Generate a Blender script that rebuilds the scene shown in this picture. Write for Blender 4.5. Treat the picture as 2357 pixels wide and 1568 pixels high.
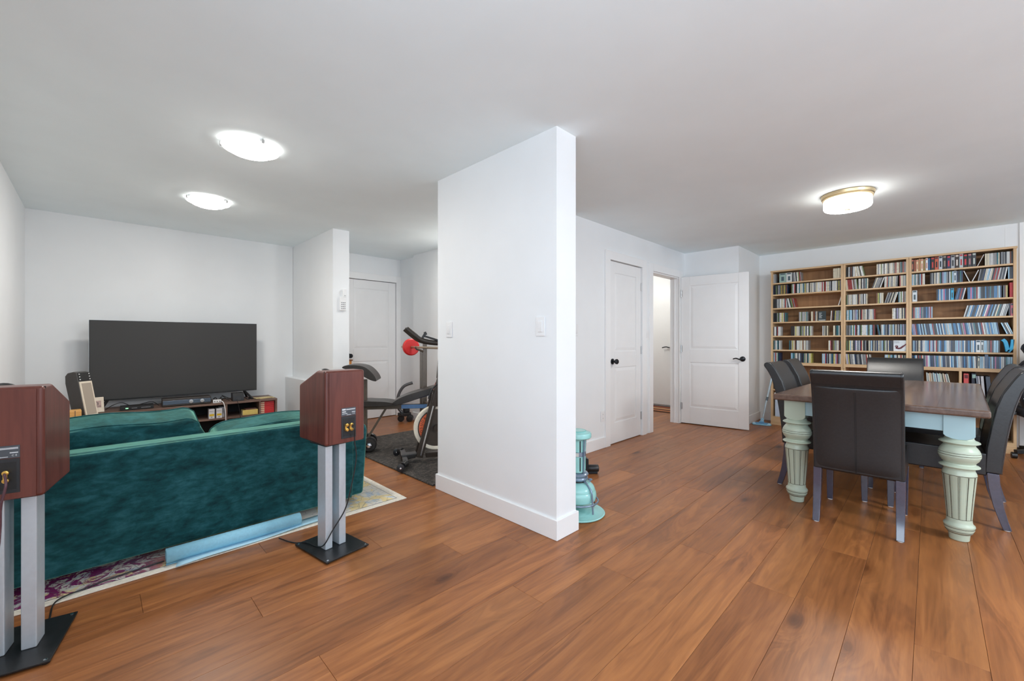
import bpy, bmesh, math, random
from math import sin, cos, pi, radians as R
from mathutils import Vector, Matrix

for o in list(bpy.data.objects): bpy.data.objects.remove(o)
S = bpy.context.scene
COL = S.collection
# ---------------------------------------------------------------- camera, world, light, exposure
H = 2.4
cd = bpy.data.cameras.new('camera'); cam = bpy.data.objects.new('camera', cd); COL.objects.link(cam)
cd.sensor_width = 36.0; cd.lens = 961.0 / 2357.0 * 36.0; cd.clip_start = 0.02
cam.location = (0, 0, 1.156); cam.rotation_euler = (pi / 2, 0, -0.7839)
S.camera = cam
W = bpy.data.worlds.new('world'); S.world = W; W.use_nodes = True
W.node_tree.nodes['Background'].inputs[0].default_value = (0.62, 0.80, 1.0, 1)
W.node_tree.nodes['Background'].inputs[1].default_value = 1.0

def area(name, loc, rot, sx, sy, power, color):
    l = bpy.data.lights.new(name, 'AREA'); l.shape = 'RECTANGLE'; l.size = sx; l.size_y = sy
    l.energy = power; l.color = color
    o = bpy.data.objects.new(name, l); COL.objects.link(o); o.location = loc; o.rotation_euler = rot
    return o
# daylight coming through the openings in the two walls behind the camera
area('daylight_back', (2.6, -2.93, 1.45), (pi / 2, 0, 0), 5.0, 1.9, 14, (0.86, 0.93, 1.0))
area('daylight_side', (-0.40, -0.95, 1.38), (pi / 2, 0, -pi / 2), 3.5, 1.75, 40, (0.80, 0.90, 1.0))
def point(name, loc, power, color, r=0.1):
    l = bpy.data.lights.new(name, 'POINT'); l.energy = power; l.color = color; l.shadow_soft_size = r
    o = bpy.data.objects.new(name, l); COL.objects.link(o); o.location = loc
point('hallway_light', (6.0, 3.6, 2.15), 15, (1.0, 0.95, 0.88), 0.12)
LAMP = 27.0
point('dining_fill_light', (3.0, -2.6, 2.15), 80, (1.0, 0.985, 0.96), 0.16)  # added fill behind the camera for the bookcase wall, no fixture
point('sitting_fill_light', (0.6, -1.4, 2.15), 9, (1.0, 0.985, 0.96), 0.16)  # added out-of-view fill for the ceiling and sofa side, no fixture
S.view_settings.view_transform = 'Standard'; S.view_settings.look = 'None'
S.view_settings.gamma = 1.0; S.view_settings.use_curve_mapping = False
S.view_settings.exposure = 0.68
S.cycles.max_bounces = 10; S.cycles.diffuse_bounces = 7; S.cycles.glossy_bounces = 4
S.cycles.sample_clamp_indirect = 6.0; S.cycles.use_denoising = True
S.cycles.caustics_reflective = False; S.cycles.caustics_refractive = False
RND = random.Random(7)

# ---------------------------------------------------------------- materials
def srgb(r, g, b):
    f = lambda c: (c / 255 / 12.92) if c / 255 <= 0.04045 else ((c / 255 + 0.055) / 1.055) ** 2.4
    return (f(r), f(g), f(b), 1)
class NT:
    def __init__(s, name):
        s.m = bpy.data.materials.new(name); s.m.use_nodes = True; s.t = s.m.node_tree
        s.b = s.t.nodes['Principled BSDF']
    def n(s, typ, **kw):
        x = s.t.nodes.new(typ)
        for k, v in kw.items():
            if k.startswith('i_'):
                key = k[2:]; key = int(key) if key.isdigit() else key.replace('_', ' ')
                x.inputs[key].default_value = v
            else: setattr(x, k, v)
        return x
    def l(s, a, b): s.t.links.new(a, b)
    def coord(s, scale=(1, 1, 1), kind='Object', rand=0.0):
        tc = s.n('ShaderNodeTexCoord'); mp = s.n('ShaderNodeMapping'); s.l(tc.outputs[kind], mp.inputs[0])
        mp.inputs['Scale'].default_value = scale
        if rand:
            oi = s.n('ShaderNodeObjectInfo'); mul = s.n('ShaderNodeMath', operation='MULTIPLY', i_1=rand)
            s.l(oi.outputs['Random'], mul.inputs[0]); cb = s.n('ShaderNodeCombineXYZ')
            for i in range(3): s.l(mul.outputs[0], cb.inputs[i])
            s.l(cb.outputs[0], mp.inputs['Location'])
        return mp.outputs[0]
    def noise(s, vec, scale, detail=3, rough=0.5, dist=0.0):
        x = s.n('ShaderNodeTexNoise', i_Scale=scale, i_Detail=detail, i_Roughness=rough, i_Distortion=dist); s.l(vec, x.inputs['Vector'])
        return x.outputs['Fac']
    def ramp(s, fac, stops, interp='LINEAR'):
        x = s.n('ShaderNodeValToRGB'); cr = x.color_ramp; cr.interpolation = interp
        while len(cr.elements) < len(stops): cr.elements.new(0.5)
        for e, (p, c) in zip(cr.elements, stops): e.position = p; e.color = c if len(c) == 4 else (*c, 1)
        s.l(fac, x.inputs[0]); return x.outputs[0]
    def mix(s, fac, a, b, mode='MIX'):
        x = s.n('ShaderNodeMix', data_type='RGBA', blend_type=mode)
        for v, k in ((fac, 0), (a, 6), (b, 7)):
            if hasattr(v, 'links') or hasattr(v, 'is_linked'): s.l(v, x.inputs[k])
            else: x.inputs[k].default_value = v
        return x.outputs[2]
    def bump(s, h, strength=0.2, dist=0.01):
        x = s.n('ShaderNodeBump', i_Strength=strength, i_Distance=dist); s.l(h, x.inputs['Height']); s.l(x.outputs[0], s.b.inputs['Normal'])
    def col(s, c): s.l(c, s.b.inputs['Base Color']) if hasattr(c, 'links') else setattr(s.b.inputs['Base Color'], 'default_value', c)
    def set(s, rough=None, metal=None, spec=None, **kw):
        if rough is not None: s.b.inputs['Roughness'].default_value = rough
        if metal is not None: s.b.inputs['Metallic'].default_value = metal
        if spec is not None: s.b.inputs['Specular IOR Level'].default_value = spec
        for k, v in kw.items(): s.b.inputs[k.replace('_', ' ')].default_value = v
        return s
MATS = {}
def plain(name, c, rough=0.5, metal=0.0, var=0.06, nscale=40, bump=0.0, **kw):
    if name in MATS: return MATS[name]
    t = NT(name); v = t.coord((1, 1, 1)); f = t.noise(v, nscale, 3)
    c = c if len(c) == 4 else (*c, 1)
    lo = tuple(x * (1 - var) for x in c[:3]) + (1,); hi = tuple(min(1, x * (1 + var)) for x in c[:3]) + (1,)
    t.col(t.ramp(f, [(0.3, lo), (0.7, hi)])); t.set(rough, metal, **kw)
    if bump: t.bump(f, bump, 0.005)
    MATS[name] = t.m; return t.m
def wood(name, dark, mid, light, axis='x', scale=1.0, rough=0.35, rand=50.0, bump=0.05, spread=(0.3, 0.52, 0.75), **kw):
    if name in MATS: return MATS[name]
    t = NT(name); a = 1.2 * scale; b = 14 * scale
    sc = {'x': (a, b, b), 'y': (b, a, b), 'z': (b, b, a)}[axis]
    v = t.coord(sc, rand=rand); f1 = t.noise(v, 1.0, 4, 0.6, 1.4)
    v2 = t.coord(tuple(3 * q if q == b else q for q in sc), rand=rand); f2 = t.noise(v2, 1.3, 5, 0.65, 0.3)
    f = t.mix(0.4, f1, f2)
    t.col(t.ramp(f, [(spread[0], dark), (spread[1], mid), (spread[2], light)])); t.set(rough, 0, **kw)
    if bump: t.bump(f2, bump, 0.004)
    MATS[name] = t.m; return t.m
def emit(name, c, strength):
    t = NT(name); t.col((1, 1, 1, 1)); t.b.inputs['Emission Color'].default_value = c; t.b.inputs['Emission Strength'].default_value = strength
    return t.m

M_wall = plain('wall_paint', (0.82, 0.835, 0.845), 0.55, var=0.015, nscale=3, bump=0.02)
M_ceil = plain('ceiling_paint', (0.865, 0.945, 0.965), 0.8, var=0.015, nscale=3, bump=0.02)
M_trim = plain('trim_paint', (0.86, 0.86, 0.86), 0.35, var=0.01, nscale=4)
M_door = plain('door_paint', (0.82, 0.82, 0.82), 0.38, var=0.015, nscale=5)
M_white = plain('white_plastic', (0.82, 0.82, 0.82), 0.35, var=0.01)
M_black = plain('black_plastic', (0.012, 0.012, 0.013), 0.4, var=0.2)
M_blacksheet = plain('black_sheet_metal', (0.010, 0.010, 0.011), 0.38, var=0.3)
M_chrome = plain('chrome', (0.75, 0.76, 0.78), 0.18, 1.0, var=0.03)
M_nickel = plain('brushed_nickel', (0.55, 0.55, 0.55), 0.35, 1.0, var=0.05)
M_alu = plain('silver_paint', (0.58, 0.63, 0.68), 0.36, 0.35, var=0.03, nscale=60)
M_gold = plain('gold_metal', srgb(222, 180, 96), 0.28, 0.9, var=0.05)
M_bronze = plain('dark_bronze', (0.02, 0.022, 0.026), 0.35, 0.6, var=0.1)
M_gap = plain('floor_gap', (0.03, 0.016, 0.01), 0.9)
M_brass = plain('brushed_brass', srgb(222, 200, 158), 0.35, 0.7, var=0.03)

def floor_mat():
    t = NT('floor_plank_wood')
    oi = t.n('ShaderNodeObjectInfo')
    v = t.coord((1.1, 7.5, 7.5), rand=83.0)
    vk = t.coord((1.35, 3.4, 1), rand=37.0)
    vo = t.n('ShaderNodeTexVoronoi', i_Scale=1.0, i_Randomness=1.0); t.l(vk, vo.inputs['Vector'])
    sep = t.n('ShaderNodeSeparateColor'); t.l(vo.outputs['Color'], sep.inputs[0])
    gate = t.n('ShaderNodeMath', operation='GREATER_THAN', i_1=0.52); t.l(sep.outputs[0], gate.inputs[0])
    kn = t.ramp(vo.outputs['Distance'], [(0.0, (1, 1, 1)), (0.05, (0.7,) * 3), (0.12, (0.34,) * 3), (0.34, (0.0,) * 3)])
    kg = t.n('ShaderNodeMath', operation='MULTIPLY'); t.l(kn, kg.inputs[0]); t.l(gate.outputs[0], kg.inputs[1])
    add = t.n('ShaderNodeVectorMath', operation='SCALE'); t.l(kn, add.inputs[0]); add.inputs['Scale'].default_value = 0.9
    sm = t.n('ShaderNodeVectorMath', operation='ADD'); t.l(v, sm.inputs[0]); t.l(add.outputs[0], sm.inputs[1])
    g1 = t.noise(sm.outputs[0], 1.0, 3, 0.55, 1.1)
    wv = t.n('ShaderNodeTexWave', wave_type='BANDS', bands_direction='Y', i_Scale=0.55, i_Distortion=9.0, i_Detail=3.0, i_Detail_Scale=0.7)
    t.l(sm.outputs[0], wv.inputs['Vector'])
    v2 = t.coord((2.5, 60, 60), rand=61.0); g2 = t.noise(v2, 1.0, 4, 0.7)
    v3 = t.coord((0.9, 1.6, 1), rand=19.0); g3 = t.noise(v3, 1.0, 2)
    ring = t.n('ShaderNodeMath', operation='SINE'); rm = t.n('ShaderNodeMath', operation='MULTIPLY', i_1=46.0); t.l(g1, rm.inputs[0]); t.l(rm.outputs[0], ring.inputs[0])
    rr = t.n('ShaderNodeMapRange', i_1=-1.0, i_2=1.0); t.l(ring.outputs[0], rr.inputs[0])
    f = t.mix(0.12, g1, wv.outputs['Fac']); f = t.mix(0.13, f, rr.outputs[0]); f = t.mix(0.42, f, g2)
    c = t.ramp(f, [(0.22, srgb(84, 46, 24)), (0.5, srgb(146, 90, 50)), (0.76, srgb(180, 118, 66))])
    c = t.mix(t.ramp(g3, [(0.42, (0.0,) * 3), (0.75, (0.28,) * 3)]), c, srgb(176, 120, 70))
    tone = t.ramp(oi.outputs['Random'], [(0.0, (0.82, 0.79, 0.77)), (0.35, (0.93, 0.92, 0.91)), (0.7, (1.0, 1.0, 1.0)), (1.0, (1.07, 1.05, 1.0))])
    c = t.mix(1.0, c, tone, 'MULTIPLY')
    kd = t.ramp(kg.outputs[0], [(0.16, (1, 1, 1)), (0.4, (0.72, 0.66, 0.62)), (0.62, (0.38, 0.31, 0.27)), (0.97, (0.13, 0.1, 0.09))])
    c = t.mix(1.0, c, kd, 'MULTIPLY')
    t.col(c); t.set(0.36, 0, spec=0.45)
    t.l(t.ramp(g2, [(0.3, (0.30,) * 3), (0.8, (0.42,) * 3)]), t.b.inputs['Roughness'])
    t.bump(f, 0.10, 0.004)
    return t.m
M_floor = floor_mat()
M_cherry = wood('cherry_veneer', srgb(76, 34, 26), srgb(104, 53, 43), srgb(124, 69, 55), 'z', 1.2, 0.33, spread=(0.28, 0.5, 0.78))
M_oak = wood('oak_veneer', srgb(188, 152, 110), srgb(211, 177, 135), srgb(226, 198, 160), 'y', 0.9, 0.45)
M_oakz = wood('oak_veneer_upright', srgb(188, 152, 110), srgb(211, 177, 135), srgb(226, 198, 160), 'z', 0.9, 0.45)
M_oakback = wood('oak_back_panel', srgb(150, 106, 66), srgb(170, 124, 80), srgb(184, 140, 96), 'z', 0.7, 0.55)
M_table = wood('dark_stained_tabletop', srgb(78, 58, 49), srgb(106, 84, 73), srgb(126, 104, 92), 'x', 0.8, 0.17, bump=0.03)
M_rustic = wood('brown_laminate', srgb(84, 62, 52), srgb(116, 92, 80), srgb(140, 116, 102), 'x', 1.3, 0.5)
M_pine = wood('honey_wood', srgb(196, 136, 66), srgb(222, 168, 96), srgb(236, 190, 124), 'x', 1.0, 0.45)
def velvet():
    t = NT('teal_velvet'); v = t.coord((1, 1, 1)); a = t.noise(t.coord((1, 1, 1.5)), 4.0, 6, 0.68, 0.25); b = t.noise(t.coord((1, 1, 2.4)), 15, 4, 0.62, 0.4)
    f = t.mix(0.42, a, b)
    t.col(t.ramp(f, [(0.36, srgb(6, 38, 42)), (0.5, srgb(18, 68, 73)), (0.66, srgb(44, 98, 105))]))
    t.set(0.8, 0, spec=0.15, Sheen_Weight=1.0, Sheen_Roughness=0.42); t.b.inputs['Sheen Tint'].default_value = srgb(160, 225, 195)
    n = t.noise(v, 24, 4); t.bump(n, 0.25, 0.01); return t.m
M_velvet = velvet()
M_leather = plain('black_leather', (0.0185, 0.019, 0.0205), 0.33, var=0.15, nscale=90, bump=0.06, spec=0.55)
M_seam = plain('dark_stitching', (0.006, 0.006, 0.006), 0.6)
M_chairleg = plain('dark_lacquer', srgb(58, 60, 80), 0.12, var=0.1, spec=1.0, Coat_Weight=0.6, Coat_Roughness=0.08)
def cream(name, base):
    t = NT(name); v = t.coord((3, 3, 9)); f = t.noise(v, 3.0, 5, 0.7, 0.6)
    t.col(t.ramp(f, [(0.24, srgb(120, 116, 92)), (0.33, base), (0.7, base), (0.9, tuple(min(1, x * 1.1) for x in base[:3]))]))
    t.set(0.33); return t.m
M_cream = cream('distressed_cream_paint', srgb(182, 193, 174))
M_cream_daylit = cream('distressed_cream_daylight_tint', srgb(166, 196, 202))  # same cream paint with bluish daylight put into its colour
M_groove = plain('worn_groove', srgb(78, 70, 56), 0.8, var=0.5, nscale=120)

# ---------------------------------------------------------------- geometry helpers
class MB:
    def __init__(s): s.v = []; s.f = []; s.mi = []
    def add(s, v, f, mi=0):
        o = len(s.v); s.v += [tuple(x) for x in v]; s.f += [tuple(o + i for i in q) for q in f]; s.mi += [mi] * len(f); return s
    def box(s, x0, x1, y0, y1, z0, z1, mi=0):
        v = [(x, y, z) for z in (z0, z1) for y in (y0, y1) for x in (x0, x1)]
        return s.add(v, [(0, 2, 3, 1), (4, 5, 7, 6), (0, 1, 5, 4), (1, 3, 7, 5), (3, 2, 6, 7), (2, 0, 4, 6)], mi)
    def prism(s, pts, axis, a, b, mi=0):
        n = len(pts); mk = {'x': lambda p, t: (t, p[0], p[1]), 'y': lambda p, t: (p[0], t, p[1]), 'z': lambda p, t: (p[0], p[1], t)}[axis]
        v = [mk(p, a) for p in pts] + [mk(p, b) for p in pts]
        area2 = sum(pts[i][0] * pts[(i + 1) % n][1] - pts[(i + 1) % n][0] * pts[i][1] for i in range(n))
        fl = (area2 > 0) ^ (axis == 'y') ^ (b < a)
        f = [tuple(range(n - 1, -1, -1)) if fl else tuple(range(n)), tuple(range(n, 2 * n)) if fl else tuple(range(2 * n - 1, n - 1, -1))]
        for i in range(n):
            j = (i + 1) % n; q = (i, j, n + j, n + i); f.append(q if fl else q[::-1])
        return s.add(v, f, mi)
    def lathe(s, prof, n=32, c=(0, 0, 0), rf=None, mf=None, cap=True, axis='z'):
        v = []; f = []; mm = []
        P = {'z': lambda r, a, z: (r * cos(a), r * sin(a), z), 'x': lambda r, a, z: (z, r * cos(a), r * sin(a)), 'y': lambda r, a, z: (r * sin(a), z, r * cos(a))}[axis]
        for p in prof:
            for k in range(n):
                a = 2 * pi * k / n; r = p[0] * (rf(a, p[1]) if rf else 1); q = P(r, a, p[1]); v.append((q[0] + c[0], q[1] + c[1], q[2] + c[2]))
        for i in range(len(prof) - 1):
            m0 = prof[i][2] if len(prof[i]) > 2 else 0
            for k in range(n):
                j = (k + 1) % n; f.append((i * n + k, i * n + j, (i + 1) * n + j, (i + 1) * n + k))
                mm.append(mf(2 * pi * (k + .5) / n, i) if mf and mf(2 * pi * (k + .5) / n, i) is not None else m0)
        o = len(s.v); s.v += v; s.f += [tuple(o + i for i in q) for q in f]; s.mi += mm
        if cap:
            if prof[0][0] > 1e-5: s.f.append(tuple(o + k for k in range(n - 1, -1, -1))); s.mi.append(0)
            if prof[-1][0] > 1e-5: s.f.append(tuple(o + (len(prof) - 1) * n + k for k in range(n))); s.mi.append(0)
        return s
    def tube(s, pts, r, n=8, mi=0, closed=False):
        P = [Vector(p) for p in pts]; m = len(P); v = []; f = []; up = None
        for i in range(m):
            if closed: t = P[(i + 1) % m] - P[i - 1]
            else: t = P[min(i + 1, m - 1)] - P[max(i - 1, 0)]
            t.normalize()
            if up is None: up = Vector((0, 0, 1)) if abs(t.z) < .9 else Vector((1, 0, 0))
            a = t.cross(up)
            if a.length < 1e-4: a = t.cross(Vector((1, .3, 0)))
            a.normalize(); b = a.cross(t); up = b
            rr = r[i] if isinstance(r, (list, tuple)) else r
            for k in range(n): v.append(P[i] + (a * cos(2 * pi * k / n) + b * sin(2 * pi * k / n)) * rr)
        for i in range(m if closed else m - 1):
            for k in range(n):
                j = (k + 1) % n; i2 = (i + 1) % m; f.append((i * n + k, i2 * n + k, i2 * n + j, i * n + j))
        if not closed: f.append(tuple(range(n))); f.append(tuple((m - 1) * n + k for k in range(n - 1, -1, -1)))
        return s.add(v, f, mi)
    def loft(s, secs, mi=0):   # (cx, cy, z, hx, hy) rectangles stacked along z
        v = []; f = []
        for cx, cy, z, hx, hy in secs: v += [(cx - hx, cy - hy, z), (cx + hx, cy - hy, z), (cx + hx, cy + hy, z), (cx - hx, cy + hy, z)]
        for i in range(len(secs) - 1):
            for k in range(4):
                j = (k + 1) % 4; f.append((i * 4 + k, i * 4 + j, i * 4 + 4 + j, i * 4 + 4 + k))
        f.append((3, 2, 1, 0)); q = 4 * (len(secs) - 1); f.append((q, q + 1, q + 2, q + 3))
        if secs[-1][2] < secs[0][2]: f = [x[::-1] for x in f]
        return s.add(v, f, mi)
    def beam(s, a, b, w, h, mi=0):
        a = Vector(a); b = Vector(b); t = (b - a).normalized(); u = t.cross(Vector((0, 0, 1)))
        if u.length < 1e-3: u = Vector((1, 0, 0))
        u.normalize(); n = u.cross(t); v = []
        for p in (a, b):
            for su, sn in ((-1, -1), (1, -1), (1, 1), (-1, 1)): v.append(p + u * su * w / 2 + n * sn * h / 2)
        return s.add(v, [(3, 2, 1, 0), (4, 5, 6, 7), (0, 1, 5, 4), (1, 2, 6, 5), (2, 3, 7, 6), (3, 0, 4, 7)], mi)
    def mesh(s, name, mats, smooth=None):
        me = bpy.data.meshes.new(name); me.from_pydata(s.v, [], s.f)
        for m in (mats if isinstance(mats, (list, tuple)) else [mats]): me.materials.append(m)
        me.polygons.foreach_set('material_index', s.mi)
        bm = bmesh.new(); bm.from_mesh(me); bmesh.ops.recalc_face_normals(bm, faces=bm.faces); bm.to_mesh(me); bm.free()
        if smooth is not None:
            me.polygons.foreach_set('use_smooth', [True] * len(me.polygons))
            me.set_sharp_from_angle(angle=R(smooth))
        me.update(); return me
    def build(s, name, mats, parent=None, loc=(0, 0, 0), rot=(0, 0, 0), bevel=0, seg=2, smooth=None, label=None):
        o = bpy.data.objects.new(name, s.mesh(name, mats, smooth if smooth is not None else (35 if bevel else None)))
        COL.objects.link(o); o.location = loc; o.rotation_euler = rot
        if parent: o.parent = parent
        if bevel:
            m = o.modifiers.new('bevel', 'BEVEL'); m.width = bevel; m.segments = seg; m.limit_method = 'ANGLE'; m.angle_limit = R(40); m.harden_normals = True
        if label: o['label'] = label
        return o
def tag(o, label, cat, group=None):
    o['label'] = label; o['category'] = cat
    if group: o['group'] = group
    return o
def thing(name, label, cat, loc=(0, 0, 0), rz=0, group=None):
    o = bpy.data.objects.new(name, None); COL.objects.link(o); o.location = loc; o.rotation_euler = (0, 0, rz)
    o.empty_display_size = 0.1
    return tag(o, label, cat, group)
def struct(o): o['kind'] = 'structure'; return o
def dup(root, loc=None, rz=None, label=None):
    r = root.copy(); COL.objects.link(r)
    if loc is not None: r.location = loc
    if rz is not None: r.rotation_euler = (0, 0, rz)
    if label: r['label'] = label
    def rec(src, dst):
        for ch in [x for x in src.children]:
            c = ch.copy(); COL.objects.link(c); c.parent = dst; rec(ch, c)
    rec(root, r); return r
def text(name, s, size, parent, loc, rot, mat, ext=0.0006, align='CENTER'):
    cu = bpy.data.curves.new(name, 'FONT'); cu.body = s; cu.size = size; cu.align_x = align; cu.align_y = 'CENTER'; cu.extrude = ext; cu.resolution_u = 2
    tmp = bpy.data.objects.new(name + '_tmp', cu)
    me = bpy.data.meshes.new_from_object(tmp); bpy.data.objects.remove(tmp); bpy.data.curves.remove(cu)
    me.name = name; me.materials.clear(); me.materials.append(mat)
    o = bpy.data.objects.new(name, me); COL.objects.link(o); o.location = loc; o.rotation_euler = rot
    if parent: o.parent = parent
    return o
def smoothpath(pts, n=8):
    P = [Vector(p) for p in pts]; out = []
    for i in range(len(P) - 1):
        p0 = P[max(i - 1, 0)]; p1 = P[i]; p2 = P[i + 1]; p3 = P[min(i + 2, len(P) - 1)]
        for k in range(n):
            t = k / n; out.append(0.5 * ((2 * p1) + (p2 - p0) * t + (2 * p0 - 5 * p1 + 4 * p2 - p3) * t * t + (-p0 + 3 * p1 - 3 * p2 + p3) * t ** 3))
    out.append(P[-1]); return out
def round2(pts, n=4):
    m = len(pts); out = []
    for i in range(m):
        p0, p1, p2, p3 = (Vector((*pts[(i + k) % m], 0)) for k in (-1, 0, 1, 2))
        for k in range(n):
            t = k / n; q = 0.5 * ((2 * p1) + (p2 - p0) * t + (2 * p0 - 5 * p1 + 4 * p2 - p3) * t * t + (-p0 + 3 * p1 - 3 * p2 + p3) * t ** 3); out.append((q.x, q.y))
    return out
def pillow(w, h, t, nx=30, nz=20, e=5.0, wr=0.012, seed=1, mi=0, ez=12.0, rx=0.22, dr=0.10):
    # boxy stuffed cushion standing in the xz plane, thickness along y, base at z = 0
    rr = random.Random(seed); ph = [rr.uniform(0, 6) for _ in range(6)]
    mb = MB(); v = []; f = []
    def sh(u): return (abs(u) ** e)
    for side in (-1, 1):
        for j in range(nz + 1):
            for i in range(nx + 1):
                u = -1 + 2 * i / nx; q = -1 + 2 * j / nz
                k = max(0.0, (1 - sh(u)) * (1 - abs(q) ** ez)) ** 0.42
                x = u * w / 2 * (1 - 0.05 * q * q * abs(u)); a_ = max(0.0, (abs(u) - 1 + rx) / rx); z = h / 2 + q * h / 2; z -= dr * (1 - math.sqrt(max(0, 1 - a_ * a_))) * max(0, q)
                z += (0.028 * side if q > 0 else 0) * q ** 3
                z += (0.006 * sin(6 * u + ph[0]) - 0.010 * cos(3.2 * (u - .62)) * (u < 1.6)) * (q + 1) / 2 * 0.8
                y = side * t / 2 * (0.80 + 0.20 * k) + wr * (sin(7 * u + 4 * q + ph[1]) * 0.5 + sin(11 * u - 6 * q + ph[2]) * 0.35) * k
                v.append((x, y, z))
    N = (nx + 1) * (nz + 1)
    for j in range(nz):
        for i in range(nx):
            a = j * (nx + 1) + i; q = (a, a + 1, a + nx + 2, a + nx + 1); f.append(q); f.append(tuple(N + x for x in q[::-1]))
    edge = [i for i in range(nx + 1)] + [j * (nx + 1) + nx for j in range(1, nz + 1)] + [nz * (nx + 1) + i for i in range(nx - 1, -1, -1)] + [j * (nx + 1) for j in range(nz - 1, 0, -1)]
    for a, b in zip(edge, edge[1:] + edge[:1]): f.append((a, N + a, N + b, b))
    mb.add(v, f, mi); return mb, [v[i] for i in edge], [v[N + i] for i in edge]

# ---------------------------------------------------------------- structure
fl = MB().box(-0.62, 7.2, -3.1, 6.15, -0.06, -0.014).build('floor', M_gap); struct(fl)
P0, PW, PL = 0.045, 0.1925, 1.91
JOINT = {-1: 2.21, 1: 2.872, 2: 2.217, 3: 3.005, 4: 2.351, 5: 1.84, 6: 1.392, 7: 0.58, 8: 1.715, 9: 3.31, 10: 0.495, 11: 1.132, 12: 0.1425, 13: 0.657, 0: 3.52}
def plank_mesh(x0, x1, w):
    m = MB(); h = 0.0005; c = 0.0007; a, b = x0 + h, x1 - h; y = w / 2 - h
    m.add([(a, -y, -.012), (b, -y, -.012), (b, y, -.012), (a, y, -.012), (a, -y, -c), (b, -y, -c), (b, y, -c), (a, y, -c),
           (a + c, -y + c, 0), (b - c, -y + c, 0), (b - c, y - c, 0), (a + c, y - c, 0)],
          [(3, 2, 1, 0), (0, 1, 5, 4), (1, 2, 6, 5), (2, 3, 7, 6), (3, 0, 4, 7), (4, 5, 9, 8), (5, 6, 10, 9), (6, 7, 11, 10), (7, 4, 8, 11), (8, 9, 10, 11)])
    return m
full = plank_mesh(-PL / 2, PL / 2, PW).mesh('plank', M_floor)
for k in range(-12, 32):
    yc = P0 + PW * (k + 0.5); j = JOINT.get(k, RND.uniform(0, PL)); xe = 7.12 if yc > 2.4 else 6.95; x = j
    while x > -0.55: x -= PL
    while x < xe:
        a, b = max(x, -0.55), min(x + PL, xe)
        if b - a > 0.05:
            me = full if b - a > PL - 1e-4 else plank_mesh(-(b - a) / 2, (b - a) / 2, PW).mesh('plank', M_floor)
            o = bpy.data.objects.new('plank', me); COL.objects.link(o); o.location = ((a + b) / 2, yc, 0); o.parent = fl
        x += PL
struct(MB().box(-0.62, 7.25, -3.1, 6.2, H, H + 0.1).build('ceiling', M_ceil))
XL, YT, XD, YD, XB_ = -0.47, 6.0, 3.28, 2.49, 6.92
struct(MB().box(XL, 1.86, YT, YT + .12, 0, H).build('wall_television', M_wall))
# left wall with the daylight opening behind the camera
wl = MB(); wl.box(XL - .12, XL, 0.85, YT + .12, 0, H).box(XL - .12, XL, -2.75, 0.85, 0, 0.42).box(XL - .12, XL, -2.75, 0.85, 2.3, H).box(XL - .12, XL, -3.1, -2.75, 0, H)
struct(wl.build('wall_left', M_wall))
wb = MB(); wb.box(XL, 0.05, -3.1, -2.98, 0, H).box(0.05, 5.15, -3.1, -2.98, 0, 0.45).box(0.05, 5.15, -3.1, -2.98, 2.36, H).box(5.15, XB_ + .1, -3.1, -2.98, 0, H)
struct(wb.build('wall_back', M_wall))
struct(MB().box(XB_, XB_ + .12, -3.1, 1.78, 0, H).build('wall_right', M_wall))
struct(MB().box(1.862, 2.045, 4.68, YT + .12, 0, H).build('wall_column', M_wall))
struct(MB().box(1.89, 2.075, 1.53, 2.715, 0, H).build('wall_partition', M_wall))
struct(MB().box(1.765, 1.862, 5.0, YT, 0, 0.68).build('wall_ledge', M_wall, bevel=0.004))
# hall
hw = MB(); hw.box(2.045, 2.49, 5.83, 5.95, 0, H).box(2.49, 3.285, 5.83, 5.95, 2.045, H).box(3.285, 3.47, 5.83, 5.95, 0, H).box(2.49, 3.285, 5.9, 5.95, 0, 2.045)
struct(hw.build('wall_hall_end', M_wall))
struct(MB().box(3.355, 3.48, 5.33, 5.83, 0, H).box(XD, 3.40, YD + .12, 5.33, 0, H).build('wall_hall_right', M_wall))
dw = MB(); dw.box(XD, 3.99, YD, YD + .12, 0, H).box(3.99, 4.715, YD, YD + .12, 2.05, H).box(4.715, 4.99, YD, YD + .12, 0, H).box(4.99, 5.775, YD, YD + .12, 2.035, H).box(5.775, 7.25, YD, YD + .12, 0, H)
struct(dw.build('wall_doors', M_wall))
struct(MB().box(5.975, 7.04, 1.78, YD, 0, H).build('wall_bumpout', M_wall))
# room seen through the open door
struct(MB().box(7.08, 7.2, YD + .12, 5.2, 0, H).build('wall_hallway_far', M_wall))
struct(MB().box(3.40, 7.2, 4.6, 4.72, 0, H).build('wall_hallway_side', M_wall))
# baseboards
BH, BT = 0.117, 0.014
def base(name, *boxes):
    m = MB()
    for b in boxes: m.box(b[0], b[1], b[2], b[3], 0, BH)
    return struct(m.build(name, M_trim, bevel=0.003, seg=1))
base('baseboard_partition', (1.876, 1.89, 1.516, 2.729), (1.89, 2.089, 1.516, 1.53), (2.075, 2.089, 1.53, 2.729), (1.89, 2.075, 2.715, 2.729))
base('baseboard_doors', (XD, 3.895, YD - BT, YD))
base('baseboard_hall', (XD - BT, XD, YD - BT, 5.33))
base('baseboard_bumpout', (5.975, XB_, 1.78 - BT, 1.78), (5.961, 5.975, 1.78 - BT, 2.44))
base('baseboard_right', (XB_ - BT, XB_, 1.56, 1.766), (XB_ - BT, XB_, -2.98, -0.70))
base('baseboard_television', (XL, 1.76, YT - BT, YT))
base('baseboard_left', (XL, XL + BT, -2.98, YT))
base('baseboard_column', (1.862, 2.045, 4.666, 4.68))
base('baseboard_hallway', (7.066, 7.08, 2.61, 2.95))
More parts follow.
